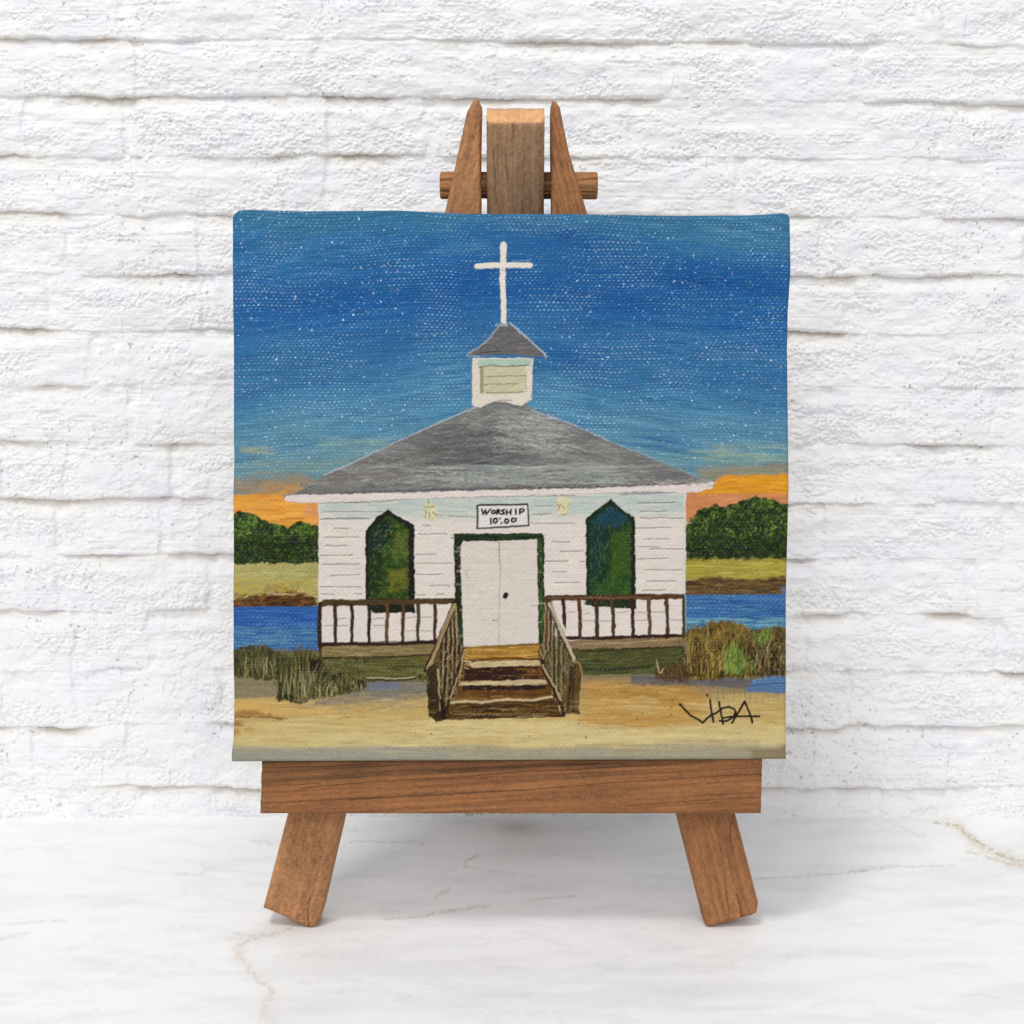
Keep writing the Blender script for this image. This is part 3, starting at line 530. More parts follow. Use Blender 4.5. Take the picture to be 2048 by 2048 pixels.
    g2 = [(126, 106, 42), (92, 72, 26), (60, 34, 14), (152, 128, 60), (88, 94, 36), (46, 26, 12), (70, 44, 20)]
    S.poly([(1373, 1262), (1400, 1252), (1425, 1243), (1460, 1244), (1490, 1254), (1510, 1262), (1535, 1256), (1576, 1256), (1578, 1350), (1500, 1352), (1400, 1360), (1360, 1356), (1322, 1350), (1316, 1340), (1372, 1330)], (108, 86, 40), 5, 4, 1, .35, (7, 14), h=.4)
    blades(620, 1374, 1520, f([(1374, 1356), (1520, 1350)]), f([(1374, 1258), (1400, 1250), (1440, 1240), (1462, 1248), (1480, 1238), (1520, 1262)]), g2, (1.4, 3), .22)
    blades(300, 1505, 1574, f([(1505, 1350), (1574, 1346)]), f([(1505, 1262), (1540, 1250), (1560, 1244), (1574, 1256)]), [(66, 46, 24), (92, 74, 40), (38, 28, 14), (118, 98, 60), (54, 54, 26)], (1.4, 3), .25)
    S.poly([(1380, 1300), (1410, 1290), (1420, 1340), (1385, 1350)], (74, 42, 22), 10, 4, .6, .3)
    blades(60, 1450, 1486, f([(1450, 1346), (1486, 1348)]), f([(1450, 1275), (1486, 1275)]), [(112, 140, 62), (128, 152, 76), (96, 124, 54)], (2, 4), .12)
    blades(34, 1506, 1545, f([(1506, 1290), (1545, 1280)]), f([(1506, 1258), (1545, 1250)]), [(112, 146, 56), (92, 126, 44)], (2, 4), .4)
    blades(30, 1486, 1512, f([(1486, 1346), (1512, 1340)]), f([(1486, 1310), (1512, 1300)]), [(112, 130, 62), (120, 136, 70)], (2, 3), .3)
    blades(44, 1374, 1450, f([(1374, 1345), (1450, 1345)]), f([(1374, 1262), (1450, 1262)]), [(176, 150, 86), (160, 136, 72)], (1.2, 2.2), .2, .7)
    blades(14, 1510, 1572, f([(1510, 1336), (1572, 1330)]), f([(1510, 1262), (1572, 1262)]), [(160, 142, 104)], (1.4, 2.2), .25, .7)
    S.poly([(1310, 1335), (1372, 1330), (1374, 1362), (1316, 1360)], (84, 52, 28), 5, 4, .8, .3)
    blades(110, 1312, 1376, f([(1312, 1360), (1376, 1362)]), f([(1312, 1330), (1340, 1322), (1376, 1310)]), [(72, 46, 26), (56, 34, 20), (116, 90, 56), (84, 76, 40)], (1.3, 2.4), .5)
    S.stroke([(1313, 1320), (1318, 1344), (1322, 1346), (1327, 1338)], 2.4, (176, 156, 116), .8, 1.2, .8)
    # knotted dark gaps and flecks in the reeds
    S.dabs(150, (1376, 1275, 1572, 1350), [(44, 26, 12), (60, 34, 16), (34, 26, 14)], (6, 18), (1.5, 3.5), -1.45, .5, .6, 1.2)
    S.dabs(150, (1376, 1262, 1572, 1345), [(150, 124, 62), (176, 150, 92), (120, 104, 44), (110, 124, 52)], (5, 16), (1.2, 2.4), -1.4, .6, .6, 1.1)
    S.dabs(70, (1374, 1250, 1500, 1280), [(134, 110, 46), (110, 104, 50), (150, 120, 54)], (5, 14), (2, 5), -1.2, .7, .6, 1.6)
    S.dabs(110, (470, 1310, 730, 1395), [(38, 28, 14), (54, 44, 22), (48, 34, 18)], (5, 14), (1.5, 3), -1.3, .5, .6, 1.2, where=lambda x, y: S.a[int(y - S.y0), int(x - S.x0), 1] < .16)
    S.dabs(110, (470, 1305, 730, 1395), [(128, 126, 74), (150, 144, 96), (96, 106, 50)], (5, 14), (1.1, 2.2), -1.3, .5, .55, 1.1, where=lambda x, y: S.a[int(y - S.y0), int(x - S.x0), 1] < .16)
    # loose earth tones over the sand
    S.dabs(260, (468, 1392, 1575, 1500), [(160, 132, 78), (172, 140, 80), (148, 126, 84), (212, 194, 146), (186, 164, 112)], (14, 70), (1.2, 4), .01, .08, .3, 2)
    # specks and signature
    for x, y in [(1285, 1426), (1338, 1418), (1342, 1429), (1291, 1452), (1343, 1414), (1286, 1451), (1157, 1446), (1172, 1474), (1345, 1399), (830, 1466), (862, 1468), (1058, 1472), (1420, 1396), (1274, 1437)]:
        S.stroke([(x, y), (x + 1, y + 1)], rng.uniform(2, 4), (134, 88, 40), .8, 1.4, .6)
    k2 = 440 / 1932.
    def G(pts): return [(1150 + a * k2, 1200 + b * k2) for a, b in pts]
    for L in [[(920, 915), (975, 970), (1020, 1015), (1075, 1045), (1122, 1080), (1150, 1045), (1195, 1010), (1240, 990), (1300, 945), (1350, 938), (1395, 955), (1412, 985), (1390, 1025), (1345, 1058), (1300, 1068), (1268, 1058)],
              [(1188, 878), (1195, 960), (1205, 1020), (1216, 1070)], [(1265, 895), (1275, 960), (1290, 1030), (1300, 1088)], [(1160, 833), (1163, 839)],
              [(1378, 1080), (1430, 990), (1490, 890), (1520, 960), (1545, 1020), (1556, 1076)], [(1300, 1036), (1400, 1020), (1500, 1020), (1620, 1021)]]:
        S.stroke(G(L), 4.3, (38, 18, 16), 1, 1.0, .5, h=.8)
    # thick dark pigment sits deeper than thin washes
    lum = S.a @ np.array([.3, .6, .1]); warm = (S.a[..., 2] < S.a[..., 1])
    S.a *= np.where(warm & (Y > 1000), np.clip(lum / .22, .12, 1) ** .20, 1)[..., None]
    # the weave shows through where the paint is thin; its dots also paint dim glints
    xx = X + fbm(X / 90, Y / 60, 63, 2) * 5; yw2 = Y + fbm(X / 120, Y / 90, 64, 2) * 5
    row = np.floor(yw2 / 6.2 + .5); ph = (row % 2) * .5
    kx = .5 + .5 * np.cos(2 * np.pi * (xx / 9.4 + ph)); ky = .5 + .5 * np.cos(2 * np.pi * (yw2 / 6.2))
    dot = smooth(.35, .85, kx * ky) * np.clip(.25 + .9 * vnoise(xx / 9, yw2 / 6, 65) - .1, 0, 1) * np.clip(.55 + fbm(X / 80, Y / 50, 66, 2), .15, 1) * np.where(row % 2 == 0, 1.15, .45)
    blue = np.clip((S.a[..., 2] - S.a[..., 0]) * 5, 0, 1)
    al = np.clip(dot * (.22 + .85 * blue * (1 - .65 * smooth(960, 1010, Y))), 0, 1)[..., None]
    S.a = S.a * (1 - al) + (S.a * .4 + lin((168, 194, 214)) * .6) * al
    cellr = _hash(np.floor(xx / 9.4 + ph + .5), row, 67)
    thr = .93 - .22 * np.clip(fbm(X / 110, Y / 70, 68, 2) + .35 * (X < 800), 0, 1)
    sp = smooth(.80, .97, kx * ky) * (cellr > thr) * blue * (Y < 960)  # brighter specks: glints on thread crossings, painted into the colour
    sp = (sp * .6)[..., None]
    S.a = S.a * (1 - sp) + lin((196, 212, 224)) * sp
    S.a *= (1 + .10 * (ky - .5) * (.35 + blue))[..., None]
    # paint always keeps a little of the brush
    S.a *= (1 + (.035 + .06 * (1 - smooth(.15, .5, S.a[..., 0]))) * fbm(X / 3.2, Y / 2.6, 61, 2) + .03 * fbm(X / 40, Y / 3, 62, 2))[..., None]
    return S

# ------------------------------------------------------------------ mesh helpers
def mesh_from(name, V, faces, cols=None, pxy=None, smooth_=True):
    """V (n,3); faces list of int arrays (m,4) or (m,3) or single n-gons"""
    me = bpy.data.meshes.new(name)
    me.vertices.add(len(V)); me.vertices.foreach_set('co', np.ascontiguousarray(V, dtype=np.float32).ravel())
    loops = np.concatenate([f.ravel() for f in faces]).astype(np.int32)
    tot = np.concatenate([np.full(len(f), f.shape[1]) for f in faces]).astype(np.int32)
    start = np.concatenate([[0], np.cumsum(tot)[:-1]]).astype(np.int32)
    me.loops.add(len(loops)); me.loops.foreach_set('vertex_index', loops)
    me.polygons.add(len(tot)); me.polygons.foreach_set('loop_start', start); me.polygons.foreach_set('loop_total', tot)
    me.polygons.foreach_set('use_smooth', np.full(len(tot), smooth_))
    me.update(calc_edges=True)
    if cols is not None:
        a = me.attributes.new('pigment', 'FLOAT_COLOR', 'POINT')
        a.data.foreach_set('color', np.concatenate([cols, np.ones((len(V), 1))], 1).astype(np.float32).ravel())
    if pxy is not None:
        a = me.attributes.new('grain_uv', 'FLOAT_VECTOR', 'POINT')
        a.data.foreach_set('vector', pxy.astype(np.float32).ravel())
    me.validate()
    return me

def link(name, me, mat, parent=None):
    o = bpy.data.objects.new(name, me); scene.collection.objects.link(o)
    me.materials.append(mat)
    if parent is not None:
        o.parent = parent
        o.matrix_parent_inverse = parent.matrix_world.inverted()
    return o

def grid_faces(nu, nv, off=0):
    i = np.arange(nv - 1)[:, None] * nu + np.arange(nu - 1)[None]
    i = i.ravel() + off
    return np.stack([i, i + 1, i + 1 + nu, i + nu], 1)

def slab(name, mat, FP, BP, normal, thick, rad, colf, hf, parent=None, wob=0.0, seed=0, third=None):
    """A board. FP (nv,nu,3): its front face grid, rows bottom -> top.  The rim is rounded by rad and the
    rest goes back by thick along -normal.  colf(x,y,...)/hf give pigment and relief from the flattened
    board coordinates BP (nv,nu,2), which are in 1/2048 of the picture so that grain has a real scale."""
    nv, nu, _ = FP.shape
    V = FP.reshape(-1, 3).copy(); B = BP.reshape(-1, 2)
    # distance to the rim in metres
    def dist_edge():
        P = FP
        du0 = np.linalg.norm(P - P[:, :1], axis=2); du1 = np.linalg.norm(P - P[:, -1:], axis=2)
        dv0 = np.linalg.norm(P - P[:1], axis=2); dv1 = np.linalg.norm(P - P[-1:], axis=2)
        return np.minimum(du0, du1), np.minimum(dv0, dv1)
    du, dv = dist_edge()
    tu = np.clip(1 - du / rad, 0, 1); tv = np.clip(1 - dv / rad, 0, 1)
    drop = rad * (1 - np.sqrt(np.clip(1 - np.minimum(1, tu ** 2 + tv ** 2) * .999, 0, 1)))
    V += (-drop.ravel())[:, None] * normal[None]
    V += hf(B[:, 0], B[:, 1])[:, None] * normal[None]
    idx = np.arange(nv * nu).reshape(nv, nu)
    rim = np.concatenate([idx[0, :], idx[1:, -1], idx[-1, -2::-1], idx[-2:0:-1, 0]])
    n = len(rim)
    cen = FP.reshape(-1, 3).mean(0)
    out = [V]; Bs = [B]; steps = [(0.25, 1.0), (0.6, 1.0), (.94, 1.0), (1.0, .985)]
    F_ = [grid_faces(nu, nv)]
    base = V[rim]; front0 = FP.reshape(-1, 3)[rim]
    prev = rim
    off = nv * nu
    if wob:
        s = np.arange(n)
        w = fbm(s / 9.0, s * 0 + seed, seed, 4) * wob
        # push rim points out / in along the board (gives a slightly uneven silhouette)
        dirv = front0 - cen; dirv -= np.outer(dirv @ normal, normal); dirv /= np.linalg.norm(dirv, axis=1)[:, None] + 1e-9
        V[rim] += dirv * w[:, None]; base = V[rim]
    for fr, sc in steps:
        z = ((base - front0) @ normal)
        p = base - np.outer(z, normal) - normal[None] * (rad + (thick - rad) * fr)
        p = cen - normal * 0 + (p - cen) * 1.0
        if sc != 1.0:
            c2 = p.mean(0); p = c2 + (p - c2) * sc
        out.append(p); Bs.append(B[rim])
        cur = np.arange(off, off + n); nx = np.roll(np.arange(n), -1)
        F_.append(np.stack([prev, cur, cur[nx], prev[nx]], 1))
        prev = cur; off += n
    F_.append(prev[None, ::-1])
    Vall = np.concatenate(out); Ball = np.concatenate(Bs)
    cols = colf(Ball[:, 0], Ball[:, 1])
    w_ = np.zeros(len(Ball)) if third is None else third(Ball[:, 0], Ball[:, 1])
    me = mesh_from(name, Vall, F_, cols, np.concatenate([Ball, w_[:, None]], 1))
    # face orientation: front should look along +normal
    return link(name, me, mat, parent)

# ------------------------------------------------------------------ materials
def new_mat(name):
    m = bpy.data.materials.new(name); m.use_nodes = True
    nt = m.node_tree
    b = nt.nodes['Principled BSDF']
    a = nt.nodes.new('ShaderNodeAttribute'); a.attribute_name = 'pigment'
    g = nt.nodes.new('ShaderNodeAttribute'); g.attribute_name = 'grain_uv'
    nt.links.new(a.outputs['Color'], b.inputs['Base Color'])
    return m, nt, b, a, g

def math_node(nt, op, a, b=None):
    n = nt.nodes.new('ShaderNodeMath'); n.operation = op
    for i, v in enumerate((a, b)):
        if v is None: continue
        if hasattr(v, 'links'): nt.links.new(v, n.inputs[i])
        else: n.inputs[i].default_value = v
    return n.outputs[0]

def noise_node(nt, vec, scale, detail=3, rough=.5, stretch=None):
    if stretch:
        mp = nt.nodes.new('ShaderNodeMapping'); mp.inputs['Scale'].default_value = stretch
        nt.links.new(vec, mp.inputs['Vector']); vec = mp.outputs[0]
    n = nt.nodes.new('ShaderNodeTexNoise'); n.inputs['Scale'].default_value = scale
    n.inputs['Detail'].default_value = detail; n.inputs['Roughness'].default_value = rough
    nt.links.new(vec, n.inputs['Vector']); return n.outputs['Fac']

def bump(nt, bsdf, height, dist, strength=1.0):
    n = nt.nodes.new('ShaderNodeBump'); n.inputs['Strength'].default_value = strength; n.inputs['Distance'].default_value = dist
    nt.links.new(height, n.inputs['Height']); nt.links.new(n.outputs[0], bsdf.inputs['Normal'])

FACET = 0.00025
def mat_canvas():
    m, nt, b, a, g = new_mat('painted_canvas')
    # plain weave, threads about 6 units apart, wandering a little
    dn = nt.nodes.new('ShaderNodeTexNoise'); dn.inputs['Scale'].default_value = .03; dn.inputs['Detail'].default_value = 3
    nt.links.new(g.outputs['Vector'], dn.inputs['Vector'])
    mx = nt.nodes.new('ShaderNodeVectorMath'); mx.operation = 'MULTIPLY_ADD'
    nt.links.new(dn.outputs['Color'], mx.inputs[0]); mx.inputs[1].default_value = (10, 7, 0)
    nt.links.new(g.outputs['Vector'], mx.inputs[2])
    sp = nt.nodes.new('ShaderNodeSeparateXYZ'); nt.links.new(mx.outputs[0], sp.inputs[0])
    sx = math_node(nt, 'SINE', math_node(nt, 'MULTIPLY', sp.outputs[0], math.pi / 5.6))
    sy = math_node(nt, 'SINE', math_node(nt, 'MULTIPLY', sp.outputs[1], math.pi / 6.2))
    knot = math_node(nt, 'MULTIPLY', sx, sy)
    rows = math_node(nt, 'ABSOLUTE', sy)
    flat = nt.nodes.new('ShaderNodeCombineXYZ'); nt.links.new(sp.outputs[0], flat.inputs[0]); nt.links.new(sp.outputs[1], flat.inputs[1])
    fine = noise_node(nt, flat.outputs[0], .32, 3, .6)
    lump = noise_node(nt, flat.outputs[0], .06, 3, .6)
    amp = math_node(nt, 'MULTIPLY', knot, math_node(nt, 'MULTIPLY', lump, 1.8))
    h = math_node(nt, 'ADD', math_node(nt, 'MULTIPLY', amp, .5), math_node(nt, 'MULTIPLY', rows, .3))
    h = math_node(nt, 'ADD', h, math_node(nt, 'MULTIPLY', fine, .9))
    bump(nt, b, h, 0.00007, 1.0)
    b.inputs['Roughness'].default_value = .5
    b.inputs['Specular IOR Level'].default_value = .12
    # varnish: every thread crossing carries a tiny glossy facet with a tilt of its own
    vo = nt.nodes.new('ShaderNodeTexVoronoi'); vo.voronoi_dimensions = '2D'; vo.feature = 'F1'
    vo.inputs['Scale'].default_value = 1.0; vo.inputs['Randomness'].default_value = .4
    sc = nt.nodes.new('ShaderNodeVectorMath'); sc.operation = 'MULTIPLY'; sc.inputs[1].default_value = (1 / 3.7, 1 / 3.4, 0)
    nt.links.new(flat.outputs[0], sc.inputs[0]); nt.links.new(sc.outputs[0], vo.inputs['Vector'])
    df = nt.nodes.new('ShaderNodeVectorMath'); df.operation = 'SUBTRACT'
    nt.links.new(sc.outputs[0], df.inputs[0]); nt.links.new(vo.outputs['Position'], df.inputs[1])
    cc = nt.nodes.new('ShaderNodeVectorMath'); cc.operation = 'SUBTRACT'; cc.inputs[1].default_value = (.40, .20, 0)
    nt.links.new(vo.outputs['Color'], cc.inputs[0])
    c2 = nt.nodes.new('ShaderNodeVectorMath'); c2.operation = 'MULTIPLY'; c2.inputs[1].default_value = (1, 1, 0)
    nt.links.new(cc.outputs[0], c2.inputs[0])
    dt = nt.nodes.new('ShaderNodeVectorMath'); dt.operation = 'DOT_PRODUCT'
    nt.links.new(df.outputs[0], dt.inputs[0]); nt.links.new(c2.outputs[0], dt.inputs[1])
    bn = nt.nodes.new('ShaderNodeBump'); bn.inputs['Strength'].default_value = 1.0; bn.inputs['Distance'].default_value = FACET
    nt.links.new(dt.outputs['Value'], bn.inputs['Height']); nt.links.new(bn.outputs[0], b.inputs['Coat Normal'])
    spz = nt.nodes.new('ShaderNodeSeparateXYZ'); nt.links.new(g.outputs['Vector'], spz.inputs[0])
    sc3 = nt.nodes.new('ShaderNodeSeparateColor'); nt.links.new(vo.outputs['Color'], sc3.inputs[0])
    on = math_node(nt, 'GREATER_THAN', sc3.outputs[2], .68)
    nt.links.new(math_node(nt, 'MULTIPLY', spz.outputs[2], math_node(nt, 'ADD', math_node(nt, 'MULTIPLY', on, .92), .08)), b.inputs['Coat Weight'])
    b.inputs['Coat Roughness'].default_value = .10; b.inputs['Coat IOR'].default_value = 1.55
    return m

def mat_wood(name, rough=.62, fib=(.03, .4)):
    m, nt, b, a, g = new_mat(name)
    n1 = noise_node(nt, g.outputs['Vector'], .35, 4, .65)
    mixn = nt.nodes.new('ShaderNodeMix'); mixn.data_type = 'RGBA'; mixn.blend_type = 'MULTIPLY'; mixn.inputs['Factor'].default_value = .55
    rp = nt.nodes.new('ShaderNodeValToRGB'); rp.color_ramp.elements[0].position = .3; rp.color_ramp.elements[0].color = (.62, .6, .58, 1)
    rp.color_ramp.elements[1].position = .7; rp.color_ramp.elements[1].color = (1.25, 1.25, 1.25, 1)
    nt.links.new(n1, rp.inputs[0]); nt.links.new(a.outputs['Color'], mixn.inputs[6]); nt.links.new(rp.outputs[0], mixn.inputs[7])
    nt.links.new(mixn.outputs[2], b.inputs['Base Color'])
    bump(nt, b, n1, .00012, .8)
    b.inputs['Roughness'].default_value = rough; b.inputs['Specular IOR Level'].default_value = .3
    return m

def mat_plain(name, rough, spec, sc, dist):
    m, nt, b, a, g = new_mat(name)
    n1 = noise_node(nt, g.outputs['Vector'], sc, 4, .6)
    if dist: bump(nt, b, n1, dist, .7)
    b.inputs['Roughness'].default_value = rough; b.inputs['Specular IOR Level'].default_value = spec
    return m

M_CANVAS = mat_canvas(); M_WOOD = mat_wood('stained_pine')
M_WALL = mat_plain('white_painted_brick', .75, .25, .45, .00008)
M_MARBLE = mat_plain('white_marble', .5, .25, .05, 0)

def tag(o, label, cat, group=None, kind=None):
    if label: o['label'] = label
    if cat: o['category'] = cat
    if group: o['group'] = group
    if kind: o['kind'] = kind

# ------------------------------------------------------------------ painting on its block canvas
PAINT_GAIN = .95
S = paint_church()
step = 1.35
nu, nv = int(1117 / step), int(1100 / step)
u = np.linspace(0, 1, nu); v = np.linspace(0, 1, nv)
U, Vv = np.meshgrid(u, v)
# corners bottom-left, bottom-right, top-right, top-left as seen in the photograph
bl, br, tr, tl = np.array([467, 1524.]), np.array([1572.5, 1519.]), np.array([1580, 428.]), np.array([464.5, 421.])
BP = ((1 - U) * (1 - Vv))[..., None] * bl + (U * (1 - Vv))[..., None] * br + (U * Vv)[..., None] * tr + ((1 - U) * Vv)[..., None] * tl
# the wrapped cloth sags a little between its corners along the top and swells on the right side
BP[..., 1] += Vv ** 8 * (np.interp(U, [0, .03, .12, .3, .42, .6, .8, .93, 1], [2, -1, 2, -1, 5, 4, 6, 4, -1]) - 2)
BP[..., 0] += U ** 12 * np.interp(Vv, [0, .3, .5, .75, .82, .9, 1], [0, -2, 2, -3, -2, 3, 0])
BP[..., 0] += (1 - U) ** 12 * fbm(Vv * 7, Vv * 0, 88, 3) * 1.5
for cu, cv, rr_ in ((U, Vv, 4), (1 - U, Vv, 6)):
    q = np.clip(1 - (1 - cu) * 1117 / 15, 0, 1) * np.clip(1 - (1 - cv) * 1100 / 15, 0, 1)
    BP[..., 1] += q ** 1.6 * rr_
    BP[..., 0] -= q ** 1.6 * rr_ * .7 * (1 if cu is U else -1)
BP[..., 0] -= (1 - U) ** 30 * (1 - smooth(.0, .03, np.abs(Vv - .012))) * 3
CAN_N = 0.0105
FPc = easel(BP[..., 0].ravel(), BP[..., 1].ravel(), CAN_N).reshape(nv, nu, 3)
hgt = lambda x, y: S.sample(x, y, S.hgt) * 0.00010 + fbm(x / 5, y / 4, 99, 3) * 0.00002
def varnish(x, y):
    g = (1 - smooth(860, 1010, y + fbm(x / 60, y / 20, 811, 2) * 30)) * (.45 + .55 * np.clip(.6 + fbm(x / 130, y / 90, 812, 3), 0, 1))
    g = .3 * g * (.35 + .65 * (1 - smooth(720, 960, x)) + .55 * smooth(1040, 1180, x))
    c = np.clip((S.sample(x, y)[:, 2] - S.sample(x, y)[:, 0]) * 8, 0, 1)                # thin on the church itself
    return np.clip(g * (.15 + .85 * c) + .04, 0, 1)
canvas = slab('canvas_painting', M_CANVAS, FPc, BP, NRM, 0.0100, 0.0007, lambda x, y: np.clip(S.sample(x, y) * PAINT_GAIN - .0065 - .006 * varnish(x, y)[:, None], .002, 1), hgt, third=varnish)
tag(canvas, 'small square canvas painting of a white church with a cross under a blue sky', 'painting')

# ------------------------------------------------------------------ mini easel
root = bpy.data.objects.new('tabletop_easel', None); scene.collection.objects.link(root)
root.location = (0, 0, 0); root.empty_display_size = .02
tag(root, 'miniature brown wooden easel holding the church painting', 'easel')
bpy.context.view_layer.update()

def wood_colour(base, along, across, cracks=(), mott=.16, streak=.16, knots=(), seed=0, extra=None):
    """along, across: unit 2-vectors in board coordinates"""
    base = lin(base)
    def f(x, y):
        s = x * along[0] + y * along[1]; t = x * across[0] + y * across[1]
        c = np.ones(x.shape)
        c = c + streak * fbm(s / 260, t / 5, 100 + seed, 4) + mott * fbm(s / 14, t / 4, 120 + seed, 3) * .6 + mott * .6 * fbm(x / 3, y / 3, 130 + seed, 2)
        c = c + .10 * fbm(x / 90, y / 90, 140 + seed, 2)
        col = base[None] * np.clip(c, .35, 1.8)[:, None]
        for pts, w, d in cracks:
            col *= (1 - d * crack(x, y, pts, w))[:, None]
        if extra is not None: col = extra(x, y, col)
        return col
    return f

def crack(x, y, pts, w):
    best = np.zeros(x.shape)
    yw = y + fbm(x / 14, y / 14, 77, 2) * .9; xw = x + fbm(x / 14, y / 14, 78, 2) * .9
    for (ax, ay), (bx, by) in zip(pts[:-1], pts[1:]):
        vx, vy = bx - ax, by - ay; L = vx * vx + vy * vy
        t = np.clip(((xw - ax) * vx + (yw - ay) * vy) / L, 0, 1)
        d = np.hypot(xw - ax - t * vx, yw - ay - t * vy)
        best = np.maximum(best, np.clip(1 - d / w, 0, 1))
    return best

def relief(cracks, seed, amp=.00005, depth=.0003, along=(1, 0), across=(0, 1)):
    def f(x, y):
        s = x * along[0] + y * along[1]; t = x * across[0] + y * across[1]
        h = fbm(s / 120, t / 4, 200 + seed, 3) * amp
        for pts, w, d in cracks: h = h - crack(x, y, pts, w) * depth * d
        return h
    return f

def board(name, L, Rr, nu, nv, n, thick, rad, colf, hf, parent, wob=0.0, seed=0):
    """L, Rr: polylines of the left and right edge in picture units, bottom -> top"""
    def along(P):
        P = np.array(P, float); d = np.r_[0, np.cumsum(np.linalg.norm(np.diff(P, axis=0), axis=1))]; d /= d[-1]
        return P, d
    PL, dl = along(L); PR, dr = along(Rr)
    # share one parameter: use y fraction so that rows stay roughly level
    tt = np.unique(np.concatenate([np.linspace(0, 1, nv), dl, dr]))
    nv = len(tt)
    l = np.stack([np.interp(tt, dl, PL[:, k]) for k in (0, 1)], 1); r = np.stack([np.interp(tt, dr, PR[:, k]) for k in (0, 1)], 1)
    uu = np.linspace(0, 1, nu)
    B = l[:, None] * (1 - uu)[None, :, None] + r[:, None] * uu[None, :, None]
    P = easel(B[..., 0].ravel(), B[..., 1].ravel(), n).reshape(nv, nu, 3)
    return slab(name, M_WOOD, P, B, NRM, thick, rad, colf, hf, parent, wob, seed)

LEG = (168, 119, 79)
# left front leg
cr = [([(617, 1852), (614, 1825), (619, 1796)], 2.2, .75), ([(568, 1843), (566, 1836)], 2, .5)]
def shade_none(x, y, c): return c
a_l = np.array([.25, -.968]); x_l = np.array([.968, .25])
legL = board('leg', [(526, 1817), (575, 1628), (889, 427), (934, 222), (944, 204), (949, 199)], [(622, 1858), (637, 1848), (646, 1818), (690, 1628), (962, 600), (962, 300), (964, 214), (958, 199)],
             46, 760, 0.0, .0068, .0008, wood_colour(LEG, a_l, x_l, cr, .36, .2, seed=1), relief(cr, 1, along=a_l, across=x_l), root, .00012, 3)
cr = [([(1482, 1840), (1482, 1815), (1474, 1790)], 2.4, .7), ([(1458, 1838), (1452, 1770), (1446, 1720), (1440, 1680), (1432, 1640)], 1.8, .45),
      ([(1468, 1705), (1460, 1680), (1462, 1640)], 1.8, .55), ([(1121, 290), (1131, 360), (1140, 420)], 1.4, .25)]
a_r = np.array([.25, .968]); x_r = np.array([.968, -.25])
legR = board('leg', [(1416, 1855), (1408, 1843), (1406, 1832), (1354, 1628), (1101, 660), (1103, 420), (1101, 300), (1101, 214), (1104, 200)], [(1502, 1832), (1514, 1826), (1517, 1806), (1471, 1628), (1175, 427), (1137, 300), (1120, 214), (1113, 203)],
             46, 760, 0.0, .0068, .0008, wood_colour((154, 104, 64), a_r, x_r, cr, .30, .24, seed=5), relief(cr, 5, along=a_r, across=x_r), root, .00012, 8)
# ledge that carries the canvas
cr = [([(521, 1607), (640, 1602), (765, 1595), (900, 1588), (1050, 1580), (1200, 1568), (1357, 1558), (1440, 1552), (1526, 1548)], 1.5, .5),
      ([(600, 1577), (728, 1565), (900, 1556), (1050, 1543), (1150, 1539), (1330, 1529), (1420, 1522)], 1.5, .55),
      ([(860, 1542), (960, 1537), (1050, 1533), (1200, 1526)], 2.4, .5), ([(1249, 1612), (1340, 1606), (1430, 1599), (1526, 1594)], 1.5, .45), ([(521, 1536), (640, 1533), (760, 1527)], 1.8, .4),
      ([(700, 1600), (765, 1595)], 2.0, .5), ([(521, 1571), (560, 1571), (640, 1566)], 1.3, .4), ([(1050, 1624), (1160, 1620), (1300, 1619)], 1.2, .3),
      ([(640, 1548), (740, 1544), (860, 1540)], 1.2, .35), ([(1240, 1582), (1320, 1576), (1400, 1571)], 1.1, .3)]
a_g = np.array([.998, -.055]); x_g = np.array([.055, .998])
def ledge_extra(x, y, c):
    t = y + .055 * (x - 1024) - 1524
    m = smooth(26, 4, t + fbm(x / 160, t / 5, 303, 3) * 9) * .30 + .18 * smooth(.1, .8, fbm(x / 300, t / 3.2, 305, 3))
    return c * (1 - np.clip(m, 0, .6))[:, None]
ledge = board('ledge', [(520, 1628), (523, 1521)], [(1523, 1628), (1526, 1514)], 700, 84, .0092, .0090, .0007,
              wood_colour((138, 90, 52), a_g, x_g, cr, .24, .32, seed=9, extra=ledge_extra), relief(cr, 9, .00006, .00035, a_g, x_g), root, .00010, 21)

# rear leg: hinged between the two front legs on the peg, foot at the wall
peg_c = easel([1036], [371], -.0034)[0]
foot_y = YW - .0052
d = np.array([0, foot_y - peg_c[1], -peg_c[2]]); Lr = np.linalg.norm(d); d /= Lr          # down the leg
nr = np.array([0, d[2], -d[1]]); nr = nr / np.linalg.norm(nr); 
if nr[1] > 0: nr = -nr                                                                     # its front normal (towards camera, up)
xs = 1 / F * np.linalg.norm(peg_c - CAM)                                                   # metres per unit there
RW = 56 * xs; RT = .0074
top_s = -145 * xs
nvr, nur = 700, 50
sv = np.linspace(Lr - .0058, top_s, nvr); uu = np.linspace(-RW, RW, nur)
P = peg_c[None, None] + nr * RT / 2 + sv[:, None, None] * d + np.stack([uu, uu * 0, uu * 0], 1)[None] + np.array([(1031 - 1036) * xs, 0, 0])
BPr = np.stack(np.broadcast_arrays(1031 + uu[None] / xs, (371 + sv / xs)[:, None]), -1)
cr = [([(1028, 228), (1029, 262)], 1.8, .6), ([(988, 285), (991, 340), (993, 395)], 1.7, .65), ([(1011, 280), (1013, 320), (1016, 346)], 1.9, .6), ([(1016, 350), (1019, 390), (1022, 424)], 1.2, .35)]
pc = wood_colour((162, 126, 94), np.array([0, 1.]), np.array([1., 0]), cr, .3, .26, seed=14)
